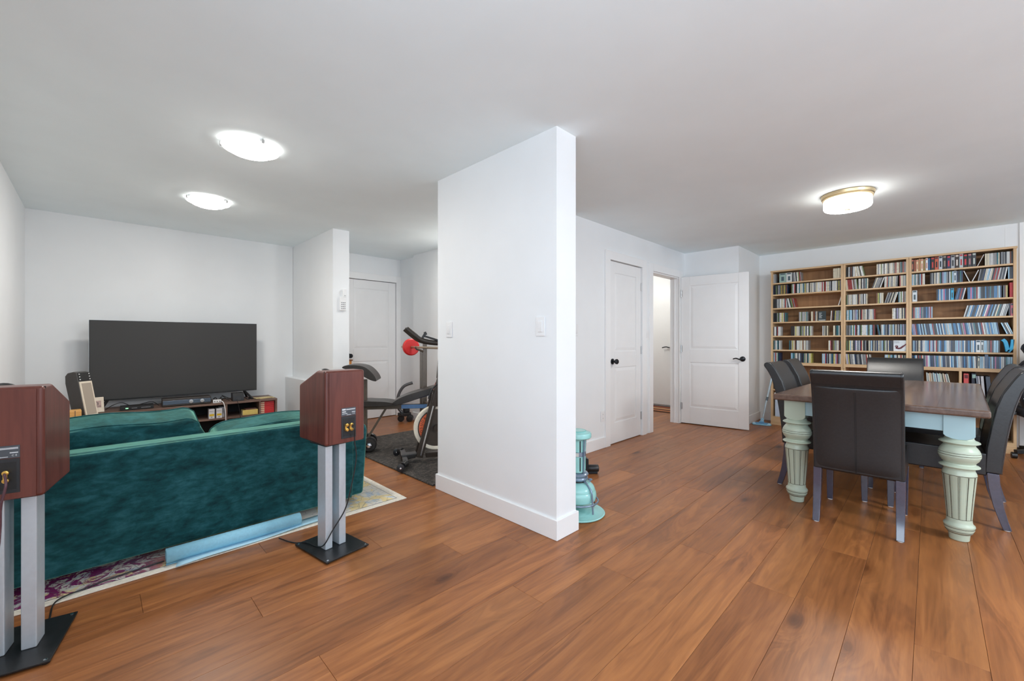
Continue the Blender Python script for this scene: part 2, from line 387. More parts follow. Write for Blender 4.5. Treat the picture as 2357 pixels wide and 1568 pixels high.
struct(MB().box(6.90, XB_, -0.735, -0.66, 0, H).build('trim_1', M_trim, bevel=0.003))
struct(MB().box(6.917, XB_, -0.566, -0.5635, 2.12, H).build('trim_2', M_trim))
# doors
def door_leaf(name, w, h, t, parent=None, both=True):
    # local: x 0..w, y 0 (front) .. t, z 0..h ; two panels
    o = MB().box(0, w, .006, t - .006, 0, h).build(name, M_door, parent)
    sx = 0.118 if w > .75 else 0.115
    zs = (0.0, 0.228, 0.845, 1.025, h - 0.125, h)
    for y0, y1 in ((0, .006), (t - .006, t)):
        m = MB()
        m.box(0, sx, y0, y1, 0, h).box(w - sx, w, y0, y1, 0, h)
        for a, b in ((zs[0], zs[1]), (zs[2], zs[3]), (zs[4], zs[5])): m.box(sx, w - sx, y0, y1, a, b)
        m.build('door_frame', M_door, o, bevel=0.002, seg=1)
        for a, b in ((zs[1], zs[2]), (zs[3], zs[4])):
            q = MB(); g = 0.012; s = 0.030; yb = y0 + .006 if y0 == 0 else y1 - .006; yf = y0 + .001 if y0 == 0 else y1 - .001
            x0, x1, z0, z1 = sx + g, w - sx - g, a + g, b - g
            v = [(x0, yb, z0), (x1, yb, z0), (x1, yb, z1), (x0, yb, z1), (x0 + s, yf, z0 + s), (x1 - s, yf, z0 + s), (x1 - s, yf, z1 - s), (x0 + s, yf, z1 - s)]
            q.add(v, [(4, 5, 6, 7), (0, 1, 5, 4), (1, 2, 6, 5), (2, 3, 7, 6), (3, 0, 4, 7), (3, 2, 1, 0)])
            q.build('door_panel', M_door, o)
    return o
def casing(name, x0, x1, y, top, w=0.095, t=0.018, parent=None):
    c = MB(); c.box(x0 - w, x0, y - t, y, 0, top + w).box(x1, x1 + w, y - t, y, 0, top + w).box(x0, x1, y - t, y, top, top + w)
    return struct(c.build(name, M_trim, parent, bevel=0.003, seg=1))
def hinge(parent, x, y, z, label=None):
    m = MB().box(x - .014, x + .014, y - .003, y + .003, z - .045, z + .045).lathe([(0.006, -.048), (0.006, .048)], 8, (x, y - .006, z))
    return m.build('hinge', M_nickel, parent)
d1 = door_leaf('door_1', 0.715, 2.03, 0.036); d1.location = (3.995, YD + .008, .008); struct(d1)
for z in (0.235, 1.03, 1.80): hinge(d1, 0.722, 0.0, z)
kb = MB().lathe([(0.032, -.002), (0.032, -.010), (0.014, -.014), (0.012, -.04), (0.026, -.045), (0.030, -.062), (0.022, -.072), (0, -.074)], 20, (0, 0, 0), axis='y')
kb.build('door_knob', M_bronze, d1, (0.066, 0, 0.915), smooth=40)
casing('trim_3', 3.99, 4.715, YD, 2.045)
casing('trim_4', 4.985, 5.775, YD, 2.035)
jm = MB(); jm.box(4.975, 4.992, YD, YD + .12, 0, 2.035).box(5.773, 5.79, YD, YD + .12, 0, 2.035).box(4.975, 5.79, YD, YD + .12, 2.020, 2.04).box(4.992, 5.003, YD + .05, YD + .065, 0, 2.02).box(5.762, 5.773, YD + .05, YD + .065, 0, 2.02)
struct(jm.build('trim_5', M_trim))
d2 = door_leaf('door_2', 0.835, 2.028, 0.036); struct(d2)
d2.location = (5.802, 2.468, .010); d2.rotation_euler = (0, 0, math.atan2(1.669 - 2.497, 5.909 - 5.802) )
for z in (0.235, 1.03, 1.80):
    hinge(d2, 0.004, 0.0, z)
def lever(parent, x, z, yface, d, sgn):
    m = MB().lathe([(0.033, yface), (0.033, yface + d * .008), (0.026, yface + d * .014), (0.011, yface + d * .018), (0.011, yface + d * .05), (0, yface + d * .052)], 20, (x, 0, z), axis='y')
    m.tube(smoothpath([(x, yface + d * .045, z), (x - .03 * sgn, yface + d * .048, z - .004), (x - .07 * sgn, yface + d * .048, z + .008), (x - .105 * sgn, yface + d * .046, z - .002)], 6), [0.010] * 7 + [0.008] * 6 + [0.007] * 6, 8)
    return m.build('door_handle', M_bronze, parent, smooth=50)
lever(d2, 0.765, 0.908, 0.036, 1, 1); lever(d2, 0.765, 0.908, 0.0, -1, 1)
d3 = door_leaf('door_3', 0.785, 2.03, 0.036); d3.location = (2.495, 5.838, .008); struct(d3)
MB().lathe([(0.032, -.002), (0.032, -.010), (0.013, -.014), (0.012, -.038), (0.027, -.044), (0.031, -.06), (0.022, -.07), (0, -.072)], 18, (0, 0, 0), axis='y').build('door_knob', M_bronze, d3, (0.055, 0, 0.93), smooth=40)
casing('trim_6', 2.49, 3.285, 5.83, 2.045)
d4 = MB().box(7.045, 7.079, 2.97, 4.4, 0.03, 2.055).build('door_4', M_door, bevel=0.003); struct(d4)
MB().tube(smoothpath([(7.045, 3.20, 1.035), (7.0, 3.20, 1.035), (6.998, 3.24, 1.045), (7.0, 3.31, 1.03)], 6), 0.009, 8).build('door_handle', M_bronze, d4, smooth=50)

# ---------------------------------------------------------------- ceiling lamps
M_glow = emit('lit_glass_rim', (1.0, 0.965, 0.91, 1), LAMP * 0.13)
M_glow2 = emit('lit_glass_near_bulb', (1.0, 0.965, 0.91, 1), LAMP * 2.75)
M_drum = emit('lit_drum_glass', (1.0, 0.965, 0.91, 1), LAMP * 0.2)
def dome(label, x, y, rz):
    t = thing('ceiling_light', label, 'ceiling light', (x, y, H), rz)
    MB().lathe([(0.0, 0), (0.148, 0), (0.151, -.012), (0.147, -.021), (0, -.021)], 40, cap=False).build('canopy', M_white, t, smooth=40)
    pr = [(0.0, -.0224), (0.150, -.0222), (0.156, -.022), (0.160, -.025), (0.156, -.029), (0.142, -.036), (0.115, -.050, 1), (0.078, -.064, 1), (0.04, -.071, 1), (0.0, -.073, 1)]
    MB().lathe(pr, 48, cap=False).build('glass_bowl', [M_glow, M_glow2], t, smooth=60, label='frosted white glass bowl, lit')
    for k in range(3):
        a = 2 * pi * k / 3 + 0.4
        MB().box(.145, .166, -.008, .008, -.030, -.006).box(.120, .15, -.006, .006, -.014, -.006).build('clip', M_nickel, t, rot=(0, 0, a), bevel=.002)
    return t
dome('round frosted ceiling light nearer the free-standing partition, larger-looking of the pair above the sofa', 0.70, 3.06, 0.3)
dome('round frosted ceiling light nearer the television wall, smaller-looking of the pair', 0.705, 4.50, 0.9)
dome('round frosted ceiling light in the exercise hall behind the free-standing partition', 3.02, 3.95, 0.0)
t = thing('ceiling_light', 'drum ceiling light with brass rim and white glass above the dining table', 'ceiling light', (4.515, 0.50, H))
MB().lathe([(0, 0), (0.180, 0), (0.183, -.006), (0.178, -.026), (0.170, -.030), (0.172, -.042), (0.166, -.046), (0.0, -.046)], 48, cap=False).build('rim', M_brass, t, smooth=40, label='brushed brass rim')
MB().lathe([(0.163, -.044), (0.164, -.110), (0.158, -.122), (0.145, -.128, 1), (0, -.130)], 48, cap=False).build('glass_drum', [M_drum, M_glow2], t, smooth=50, label='lit white glass drum')
MB().lathe([(0.0, -.130), (0.026, -.130), (0.024, -.136), (0.010, -.139), (0.011, -.147), (0.0, -.152)], 20, cap=False).build('finial', M_brass, t, smooth=40)

# ---------------------------------------------------------------- switches, outlets, keypad
def plate(name, label, loc, rz, kind='switch'):
    t = thing(name, label, 'light switch' if kind == 'switch' else 'outlet', loc, rz)   # faces local -y
    MB().box(-.036, .036, -.006, 0, -.058, .058).build('cover_plate', M_white, t, bevel=.003)
    if kind == 'switch':
        q = MB().prism([(-.006, -.033), (-.006, .033), (-.009, .033), (-.0115, -.030), (-.0105, -.033)], 'x', -.017, .017).build('rocker', M_white, t, bevel=.001)
    else:
        for z in (-.02, .02): MB().box(-.016, .016, -.009, -.006, z - .015, z + .015).box(-.007, -.005, -.0095, -.009, z - .004, z + .005, 1).box(.005, .007, -.0095, -.009, z - .004, z + .005, 1).build('socket', [M_white, M_black], t, bevel=.001)
    return t
plate('light_switch', 'white rocker switch near the hall end of the free-standing partition', (1.889, 2.562, 1.238), -pi / 2)
plate('light_switch', 'white rocker switch near the front corner of the free-standing partition', (1.889, 1.651, 1.240), -pi / 2)
plate('light_switch', 'white rocker switch on the door wall just past the partition edge', (3.375, YD - .001, 1.26), 0)
plate('light_switch', 'white rocker switch on the narrow wall between the closed closet and the open doorway', (4.845, YD - .001, 1.22), 0)
plate('wall_outlet', 'white outlet plate low on the wall beside the closed narrow door', (3.852, YD - .001, 0.342), 0, 'outlet')
t = thing('wall_keypad', 'white alarm keypad with buttons on the end of the hall wall', 'keypad', (1.972, 4.68, 1.60))
MB().box(-.036, .030, -.022, 0, -.108, .045).build('keypad_body', M_white, t, bevel=.003)
MB().box(-.002, .032, -.026, 0, .045, .135).build('upper_module', M_white, t, bevel=.003)
bt = MB()
for i in range(3):
    for j in range(4): bt.box(-.026 + .018 * i, -.014 + .018 * i, -.025, -.021, -.09 + .022 * j, -.079 + .022 * j)
bt.box(.006, .024, -.028, -.025, .058, .064)
b = bt.build('button', plain('button_grey', (0.35, 0.35, 0.36), .5), t, bevel=.001); b['kind'] = 'stuff'
# ---------------------------------------------------------------- rug, gym mat, yoga mat
def rug_mat():
    t = NT('faded_patterned_rug'); v = t.coord((1, 1, 1))
    n1 = t.noise(v, 2.6, 4, 0.6, 1.5); n2 = t.noise(v, 9, 5, 0.7, 2.2); n3 = t.noise(v, 4.2, 3, 0.6, 2.0)
    cream = srgb(222, 216, 206)
    c = t.mix(t.ramp(n1, [(0.52, (0, 0, 0)), (0.57, (0.8,) * 3)]), cream, srgb(178, 192, 206))
    c = t.mix(t.ramp(n3, [(0.50, (0, 0, 0)), (0.55, (1, 1, 1))]), c, srgb(228, 208, 158))
    g = t.n('ShaderNodeTexCoord'); sp = t.n('ShaderNodeSeparateXYZ'); t.l(g.outputs['Object'], sp.inputs[0])
    mg = t.ramp(sp.outputs[0], [(0.16, (1, 1, 1)), (0.34, (0, 0, 0))])       # the left end of the rug is woven in magenta, the middle in orange
    org = t.mix(mg, srgb(208, 138, 104), srgb(128, 44, 98))
    blot = t.mix(1.0, t.ramp(n2, [(0.44, (0, 0, 0)), (0.50, (1, 1, 1))]), t.ramp(sp.outputs[0], [(0.0, (1, 1, 1)), (0.55, (0.7,) * 3), (0.8, (0.7,) * 3), (0.98, (0.02,) * 3)]), 'MULTIPLY')
    c = t.mix(blot, c, org)
    vv = t.n('ShaderNodeTexVoronoi', feature='DISTANCE_TO_EDGE', i_Scale=16.0); t.l(t.coord((1, 1, 1)), vv.inputs['Vector'])
    c = t.mix(t.ramp(vv.outputs['Distance'], [(0.01, (0.45,) * 3), (0.035, (0, 0, 0))]), c, srgb(96, 104, 118))
    t.col(c); t.set(0.95, spec=0.1); t.bump(t.noise(v, 180, 2), 0.3, 0.004); return t.m
M_rug = rug_mat(); M_rugedge = plain('rug_border', srgb(226, 218, 204), 0.95, var=0.12, nscale=60)
M_rugline = plain('rug_dark_line', srgb(92, 92, 98), 0.95)
RX0, RX1, RY0, RY1 = -0.44, 1.612, 2.707, 4.75
t = thing('area_rug', 'cream patterned area rug with orange and magenta patches under the green sofa', 'rug', (0, RY0, 0))
MB().box(RX0, RX1, 0, RY1 - RY0, 0.0004, .006).build('rug_edge', M_rugedge, t, bevel=.002, label='plain cream border')
MB().box(RX0 + .05, RX1 - .055, .045, RY1 - RY0 - .05, .003, .0068).build('rug_line', M_rugline, t)
MB().box(RX0 + .054, RX1 - .059, .049, RY1 - RY0 - .054, .003, .0074).build('rug_pile', M_rug, t)
def mat_mat():
    t = NT('speckled_gym_mat'); v = t.coord((1, 2.2, 1)); a = t.noise(v, 70, 4, 0.75); b = t.noise(v, 18, 3)
    t.col(t.ramp(t.mix(0.35, a, b), [(0.36, srgb(26, 24, 24)), (0.5, srgb(56, 52, 49)), (0.66, srgb(120, 110, 100))])); t.set(0.9); t.bump(a, 0.4, 0.004); return t.m
tag(MB().box(0, 1.10, 0, 1.18, 0.0004, .012).box(-.002, 1.10, 1.18, 1.90, 0.0004, .009).build('gym_mat', mat_mat(), loc=(1.888, 2.785, 0), bevel=.003), 'charcoal speckled gym mat on the floor under the exercise bike', 'mat')
M_yoga = plain('pale_blue_mat', srgb(140, 196, 218), 0.6, var=0.05, nscale=90, bump=0.1)
M_yoga2 = plain('light_blue_mat', srgb(168, 206, 222), 0.6, var=0.05, nscale=90, bump=0.1)
a0 = Vector((0.255, 2.765, 0)); a1 = Vector((0.90, 2.765, 0)); ang = math.atan2(a1.y - a0.y, a1.x - a0.x); L = (a1 - a0).length
def spiral(L, r0, turns, gap, flap, n=70):
    m = MB(); pts = []
    for i in range(n + 1):
        a = 2 * pi * turns * i / n; r = r0 - gap * a / (2 * pi); pts.append((r * sin(a) * -1, r0 - r * cos(a)))
    v = []; f = []
    pts = [(p, 0.0) for p in [flap * 1.0]] + pts
    th = .004
    for k, x in enumerate((0, L)):
        for i, (y, z) in enumerate(pts):
            v.append((x, y, z + .001)); v.append((x, y, z + th * .8 if i < 2 else z + .001))
    n2 = len(pts) * 2
    for i in range(len(pts) - 1): f.append((2 * i, 2 * i + 2, n2 + 2 * i + 2, n2 + 2 * i))
    m.add(v, f); return m
t = thing('yoga_mat', 'pale blue yoga mat rolled up along the bottom of the sofa back', 'yoga mat', (a0.x, a0.y + .01, 0.008), ang)
o = spiral(L, .040, 4.2, .0085, -.02).build('mat_roll', M_yoga, t, smooth=60)
sm = o.modifiers.new('thickness', 'SOLIDIFY'); sm.thickness = .004
t2 = thing('yoga_mat', 'thin light blue mat lying flat beneath the rolled yoga mat', 'yoga mat', (0.245, 2.68, 0.008), 0.0)
m = MB(); nx, ny = 20, 3; v = []; f = []
for j in range(ny + 1):
    for i in range(nx + 1):
        u = i / nx; q = j / ny; x = .04 + u * .72 + .03 * q; y = .006 + .05 * u + q * (.13 - .03 * u)
        v.append((x, y, .0015 + .006 * (sin(u * 9) * .5 + .5) * (1 - q)))
for j in range(ny):
    for i in range(nx): k = j * (nx + 1) + i; f.append((k, k + 1, k + nx + 2, k + nx + 1))
o = m.add(v, f).build('mat_sheet', M_yoga2, t2, smooth=60); sm = o.modifiers.new('thickness', 'SOLIDIFY'); sm.thickness = .003; sm.offset = 1
# striped runner in the room beyond the open door
rt_ = thing('striped_rug', 'brown and orange striped rug on the floor beyond the open doorway', 'rug', (6.76, 3.35, 0))
SC = [(74, 46, 34), (196, 120, 66), (42, 30, 26), (150, 90, 56), (206, 160, 110), (58, 38, 30), (170, 84, 46), (40, 28, 24)]
for i, c in enumerate(SC):
    MB().box(-.30 + .0705 * i, -.30 + .0705 * (i + 1), -.65, .7, 0.0004, .008).build('stripe', plain('rug_stripe_%d' % i, srgb(*c), .9, var=.15, nscale=80), rt_)
# ---------------------------------------------------------------- sofa
SX0, SX1, SY = -0.36, 1.40, 2.855
t = thing('sofa', 'dark green velvet two-seat sofa seen from behind on the patterned rug', 'sofa', (0.52, SY, 0.0075))
x0, x1 = SX0 - .52, SX1 - .52
MB().prism([(0.012, .045), (0.0, .10), (-.012, .35), (-.006, .598), (.010, .612), (.13, .612), (.15, .58), (.15, .045)], 'x', x0 + .02, x1 - .125).build('back_panel', M_velvet, t, bevel=.014, seg=3)
for sx, xa, xb in ((-1, x0, x0 + .15), (1, x1 - .15, x1)):
    q = [(xa + .012, .045), (xb - .03, .045), (xb - .012, .3), (xb, .50), (xb - .01, .545), (xa + .005, .545)] if sx > 0 else [(xa + .03, .045), (xb - .012, .045), (xb - .005, .545), (xa + .01, .545), (xa, .50), (xa + .012, .3)]
    MB().prism(q, 'y', .035, .80).build('arm', M_velvet, t, bevel=.022, seg=3)
MB().box(x0 + .03, x1 - .03, .13, .78, .05, .27).build('seat_base', M_velvet, t, bevel=.012, seg=2)
for i in range(2):
    xa = x0 + .15 + i * (x1 - x0 - .30) / 2
    MB().box(xa + .003, xa + (x1 - x0 - .30) / 2 - .003, .16, .80, .27, .42).build('seat_cushion', M_velvet, t, bevel=.035, seg=4)
def back_cushion(cx, cy, z, w, h, th, tilt, seed, ry=0.0, e=5.0):
    pm, e1, e2 = pillow(w, h, th, seed=seed, e=e, rx=.22 if seed == 3 else .34, dr=.12 if seed == 3 else .09)
    o = pm.build('back_cushion', M_velvet, t, loc=(cx, cy, z), rot=(tilt, ry, 0), smooth=50)
    for e in (e1, e2): MB().tube([Vector(p) * 1.0 for p in e], .0048, 6, closed=True).build('piping', M_velvet, o, smooth=60)
back_cushion(0.05 - .52, .240, .372, .86, .345, .17, -0.07, 3, -.03, 5)
back_cushion(0.91 - .52, .230, .355, .875, .272, .17, -0.12, 8, -.04, 4)
M_legw = wood('dark_leg_wood', srgb(60, 34, 24), srgb(86, 52, 38), srgb(104, 66, 48), 'z', 2)
for x in (x0 + .045, x1 - .16):
    for y in (.075, .72): MB().loft([(x, y, 0, .012, .012), (x, y, .05, .017, .017)]).build('leg', M_legw, t, bevel=.002)
# ---------------------------------------------------------------- speakers and stands
def speaker_pair(px, py, rz, kx, ky, kr, slabel, klabel):
    st = thing('speaker_stand', slabel, 'speaker stand', (px, py, 0), rz, 'twin post speaker stands')
    MB().box(-.125, .125, -.165, .165, .006, .014).build('base_plate', M_blacksheet, st, bevel=.002)
    for x in (-.04, .04):
        MB().box(x - .0205, x + .0205, -.042, .042, .014, .580).build('post', M_alu, st, bevel=.004)
    MB().box(-.068, .068, -.06, .11, .580, .588).build('top_plate', M_blacksheet, st, bevel=.002)
    ft = [(x, y) for x in (-.11, .11) for y in (-.15, .15)]
    for x, y in ft: MB().lathe([(0.009, 0), (.011, .006)], 12, (x, y, 0)).build('foot', M_black, st)
    for x, y in ft: MB().lathe([(0.006, .0139), (.006, .0152), (0, .0156)], 10, (x, y, 0), cap=False).build('screw', M_chrome, st)
    k = thing('loudspeaker', klabel, 'loudspeaker', (kx, ky, .588), kr, 'cherry veneer bookshelf speakers')
    w, d, h = .114, .333, .402; yb = -.1665   # rear face at y = yb
    rr = .018
    prof = [(yb + d, 0.0), (yb + d, .318), (yb + .115, h), (yb, h), (yb, 0.0)]
    mb = MB(); mb.prism([(yb + .004, 0), (yb + d, 0), (yb + d, .312), (yb + .110, h), (yb + .004, h)], 'x', -w, w)
    o = mb.build('cabinet', M_cherry, k, bevel=.013, seg=4)
    MB().box(-w + .019, w - .019, yb - .0012, yb + .01, .006, h - .008).build('rear_panel', M_cherry, k, bevel=.0008, seg=1)
    MB().box(-w - .0002, w + .0002, yb + .02, yb + .0212, .002, h - .002).build('edge_groove', M_seam, k)
    # terminal cup and label
    MB().box(-.028, .056, yb - .0035, yb + .004, .028, .150).box(-.020, .048, yb - .0042, yb - .0030, .040, .138, 1).build('terminal_cup', [plain('cup_plastic', (0.02, 0.022, 0.026), .42), M_black], k, bevel=.002)
    lb = MB().box(-.028, .056, yb - .0030, yb + .002, .152, .196).build('label_plate', plain('grey_label', (0.075, 0.085, 0.10), .5), k, bevel=.0006)
    MW = plain('label_print', (0.7, 0.72, 0.74), .6)
    pr = MB()
    for xx, z, ww, hh in ((-.004, .183, .020, .008), (.019, .187, .053, .0022), (.019, .1835, .053, .0022), (-.004, .172, .022, .005), (-.004, .163, .030, .003), (.022, .156, .026, .002), (.052, .169, .020, .0035)):
        pr.box(xx - .02, xx - .02 + ww, yb - .0034, yb - .0029, z, z + hh)
    q = pr.build('label_print', MW, lb); q['kind'] = 'stuff'
    text('lettering', 'C E', .009, lb, (.043, yb - .0031, .161), (pi / 2, 0, 0), MW, .0003)
    for x in (-.001, .025):
        MB().box(x - .0085, x + .0025, yb - .009, yb - .004, .070, .108).build('terminal_bar', M_gold, k, bevel=.001)
        for z in (.076, .103):
            MB().lathe([(.0075, 0), (.0085, -.004), (.0085, -.012), (.0055, -.013), (.0055, -.0165), (.0025, -.0167), (.002, -.013), (0, -.013)], 18, (x, yb - .006, z), axis='y', cap=False).build('binding_post', M_gold, k, smooth=40)
    MB().lathe([(0, 0), (.040, 0), (.052, .010), (.055, .034), (0, .034)], 28, (0, 0, 0), axis='y').build('tweeter', M_black, k, loc=(-.035, yb + .165, .344), rot=(.3, 0, 0), smooth=40)
    MB().box(-w + .02, w - .02, yb + d - .001, yb + d + .006, .02, .30).build('front_grille', M_black, k, bevel=.003)
    # cable
    M = Matrix.Translation((kx, ky, 0)) @ Matrix.Rotation(kr, 4, 'Z')
    return st, k, M, yb
s1 = speaker_pair(.938, 2.372, R(8.5), .967, 2.447, R(4.3), 'silver twin-post speaker stand on black plate in front of the sofa middle', 'cherry veneer speaker before the middle of the sofa, its left side in view')
s2 = speaker_pair(-.207, 2.405, R(-11), -.2176, 2.470, R(-9.9), 'silver twin-post speaker stand by the sofa end, cut by the left edge', 'cherry veneer speaker cut by the left edge, its right side in view')
def cable(label, loc, pts, r=.0028, n=6, mat=None, cat='cable', name='speaker_cable'):
    o = MB().tube(smoothpath(pts, 10), r, n).build(name, mat or M_black, loc=loc, smooth=60); return tag(o, label, cat)
M1, M2 = s1[2], s2[2]
def wp(M, x, y, z): return tuple(M @ Vector((x, y, z)))
cable('thin black cable hanging from the middle speaker across its silver posts to the floor', (0, 0, 0),
      [wp(M1, .025, -.190, .690), wp(M1, .030, -.206, .668), wp(M1, .036, -.192, .60), wp(M1, .050, -.185, .50), wp(M1, .030, -.170, .35), wp(M1, .0, -.155, .22), wp(M1, -.06, -.135, .12), wp(M1, -.100, -.12, .05), wp(M1, -.108, -.05, .020), wp(M1, -.125, .04, .020), wp(M1, -.16, .13, .0035), wp(M1, -.20, .23, .012)], .0033)
cable('clear two-core cable hanging from the speaker at the left edge', (0, 0, 0),
      [wp(M2, .025, -.190, .690), wp(M2, .034, -.210, .655), wp(M2, .022, -.207, .585), wp(M2, .018, -.20, .50), wp(M2, .010, -.195, .42), wp(M2, -.02, -.18, .30), wp(M2, -.05, -.16, .15), wp(M2, -.06, -.15, .022)], .0038, mat=plain('clear_purple_cable', srgb(92, 62, 70), .3))
cable('thin black cable lying along the rug edge below the left part of the sofa', (0, 0, 0),
      [(-.13, 2.50, .004), (-.135, 2.60, .004), (-.12, 2.71, .013), (-.03, 2.755, .013), (.08, 2.785, .013), (.20, 2.80, .013), (.25, 2.805, .013)], .0032)
# ---------------------------------------------------------------- television and console
M_screen = plain('dark_screen', srgb(70, 70, 70), 0.55, var=0.0, spec=0.1)
t = thing('television', 'large black flat-screen television with a switched-off grey screen on the low console', 'television', (0.662, 5.72, 0.47))
MB().box(-.708, .708, 0.0, .035, .092, .885).build('bezel', plain('tv_bezel', (0.01, 0.01, 0.01), .3), t, bevel=.003)
MB().box(-.703, .703, -.003, .002, .105, .880).build('screen', M_screen, t)
MB().box(-.7085, .7085, .004, .03, .8845, .8865).box(-.7095, -.7075, .004, .03, .1, .885).build('edge_trim', M_nickel, t)
for s in (-1, 1):
    m = MB().beam((s * .58, .02, .095), (s * .635, -.13, .006), .022, .012).beam((s * .58, .02, .095), (s * .635, .14, .006), .022, .012)
    m.build('stand_foot', M_black, t, bevel=.002)
CZ = 0.47
t = thing('media_console', 'low brown wood-look media console with open shelves below the television', 'media console', (0.70, 5.52, 0), R(-2.2))
cw = .83
MB().box(-cw, cw, 0, .42, CZ - .022, CZ).build('top_board', M_rustic, t, bevel=.002)
for x in (-cw, -.475, .315, cw - .02): MB().box(x, x + .02, .004, .41, .04, CZ - .022).build('upright_panel', M_rustic, t, bevel=.001)
for xa, xb, z in ((-cw + .02, -.475, .27), (-.455, .315, .285), (.335, cw - .02, .285), (-cw + .02, cw - .02, .04)):
    MB().box(xa, xb, .006, .405, z, z + .018).build('shelf_board', M_rustic, t, bevel=.001)
MB().box(.645, .660, .01, .40, .058, .285).box(.645, .66, .01, .4, .303, .448).build('upright_panel', M_rustic, t, bevel=.001)
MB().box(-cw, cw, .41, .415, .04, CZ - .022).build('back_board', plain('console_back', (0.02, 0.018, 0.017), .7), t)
MC = Matrix.Translation((0.70, 5.52, 0)) @ Matrix.Rotation(R(-2.2), 4, 'Z')
def cpos(x, y, z): return tuple(MC @ Vector((x, y, z)))
CR = R(-2.2)
# items on the console
t = thing('cable_box', 'slim black set-top box with green light on the media console', 'set-top box', cpos(-.41, .10, CZ), CR)
MB().box(-.125, .125, -.08, .08, .003, .036).build('box_body', M_black, t, bevel=.003)
MB().box(-.085, -.065, -.082, -.08, .016, .024).build('status_light', emit('green_led', (0.05, 0.9, 0.2, 1), 1.2), t, label='lit green light')
MB().box(.03, .10, -.0815, -.08, .017, .021).build('front_print', M_nickel, t)
MB().box(-.04, .0, -.0815, -.08, .017, .021).build('front_print', M_nickel, t)
t = thing('receiver', 'long dark soundbar-like receiver with two knobs on the media console', 'receiver', cpos(-.015, .09, CZ), CR)
MB().box(-.205, .205, -.07, .09, .003, .082).build('box_body', plain('brown_black', (0.035, 0.028, 0.024), .4), t, bevel=.006)
MB().box(-.20, .20, -.0735, -.068, .022, .062).build('front_strip', plain('blue_steel', (0.20, 0.25, 0.33), .25, .8), t, bevel=.001, label='shiny blue-grey front strip')
for x in (.03, .125): MB().lathe([(.019, 0), (.018, -.012), (0, -.013)], 20, (x, -.073, .042), axis='y').build('knob', M_nickel, t, smooth=40)
t = thing('power_strip', 'white power outlet block on the console between receiver and black box', 'power strip', cpos(.245, .05, CZ), CR)
MB().box(-.038, .038, -.02, .02, 0, .034).build('block', M_white, t, bevel=.003)
for x in (-.022, 0, .022): MB().box(x - .003, x + .003, -.0215, -.02, .010, .022).build('socket', M_black, t)
cable('white cable dropping from the power block over the console front', (0, 0, 0), [cpos(.27, .03, CZ + .018), cpos(.29, .0, CZ + .012), cpos(.305, -.012, CZ - .03), cpos(.315, -.014, .35), cpos(.318, -.014, .22)], .0045, mat=M_white, name='white_cable')
t = thing('cube_speaker', 'small black box with sloped front on the console right of the cables', 'speaker', cpos(.445, .09, CZ), CR)
MB().prism([(-.055, 0), (.06, 0), (.06, .09), (-.035, .09), (-.052, .045)], 'x', -.055, .055).build('box_body', M_black, t, bevel=.003)
MB().box(-.025, .025, -.0565, -.050, .008, .034).build('front_badge', plain('dark_grey', (0.05, 0.05, 0.055), .3), t, bevel=.001)
cable('thin black cable hanging from the black box over the console front', (0, 0, 0), [cpos(.43, .03, CZ + .02), cpos(.425, -.01, CZ + .01), cpos(.44, -.014, CZ - .06), cpos(.455, -.014, .30), cpos(.458, -.014, .25)], .0025, name='black_cable')
cable('tangle of black cables behind the power block under the television', (0, 0, 0), [cpos(.21, .15, CZ + .005), cpos(.24, .12, CZ + .05), cpos(.27, .17, CZ + .01), cpos(.30, .13, CZ + .055), cpos(.28, .10, CZ + .012), cpos(.33, .16, CZ + .03), cpos(.37, .12, CZ + .006), cpos(.31, .19, CZ + .06), cpos(.40, .2, CZ + .008)], .004, name='cable_tangle')
cable('loop of black cable on the console between black box and papers', (0, 0, 0), [cpos(.51, .12, CZ + .03), cpos(.55, .09, CZ + .005), cpos(.60, .14, CZ + .02), cpos(.57, .2, CZ + .006), cpos(.64, .16, CZ + .006), cpos(.66, .1, CZ + .008)], .004, name='black_cable')
cable('black cable trailing from the television foot to the set-top box', (0, 0, 0), [cpos(-.64, .22, CZ + .004), cpos(-.58, .16, CZ + .05), cpos(-.52, .2, CZ + .06), cpos(-.44, .22, CZ + .02), cpos(-.3, .19, CZ + .05), cpos(-.24, .15, CZ + .01)], .0035, name='black_cable')
for i, (y, rz, c) in enumerate(((.12, .25, (222, 202, 150)), (.11, .1, (206, 186, 136)))):
    tag(MB().box(-.085, .085, -.06, .06, 0, .005 if i else .004).build('paper_sheet', plain('manila_%d' % i, srgb(*c), .7), loc=cpos(.73 - .03 * i, y, CZ + .0005 + .0045 * i), rot=(0, 0, CR + rz), bevel=.0008), ['lower manila paper at the right end of the console top', 'upper manila paper at the right end of the console top'][i], 'paper')
# items in the console
for i, (x, lab) in enumerate(((.195, 'white box with yellow label on the console shelf, farther from the red books'), (.262, 'white box with yellow label on the console shelf, nearer the red books'))):
    t = thing('boxed_bulb', lab, 'box', cpos(x, .05, .303), CR)
    MB().box(-.026, .026, -.03, .05, 0, .105).build('carton', plain('carton_white', (0.62, 0.62, 0.64), .5), t, bevel=.001)
    MB().box(-.021, .021, -.0308, -.0299, .028, .050).build('label', plain('yellow_label', srgb(214, 178, 32), .5), t)
    q = MB().box(-.02, .018, -.0308, -.0299, .078, .082).box(-.008, .006, -.0308, -.0299, .012, .020).build('print', plain('print_grey', (0.2, 0.2, 0.2), .6), t); q['kind'] = 'stuff'
tag(MB().box(-.025, .025, -.03, .05, 0, .112).build('grey_carton', plain('carton_grey', (0.46, 0.48, 0.52), .5), loc=cpos(.295 - .005, .085, .303), rot=(0, 0, CR), bevel=.001), 'plain grey carton beside the yellow-labelled boxes', 'box')
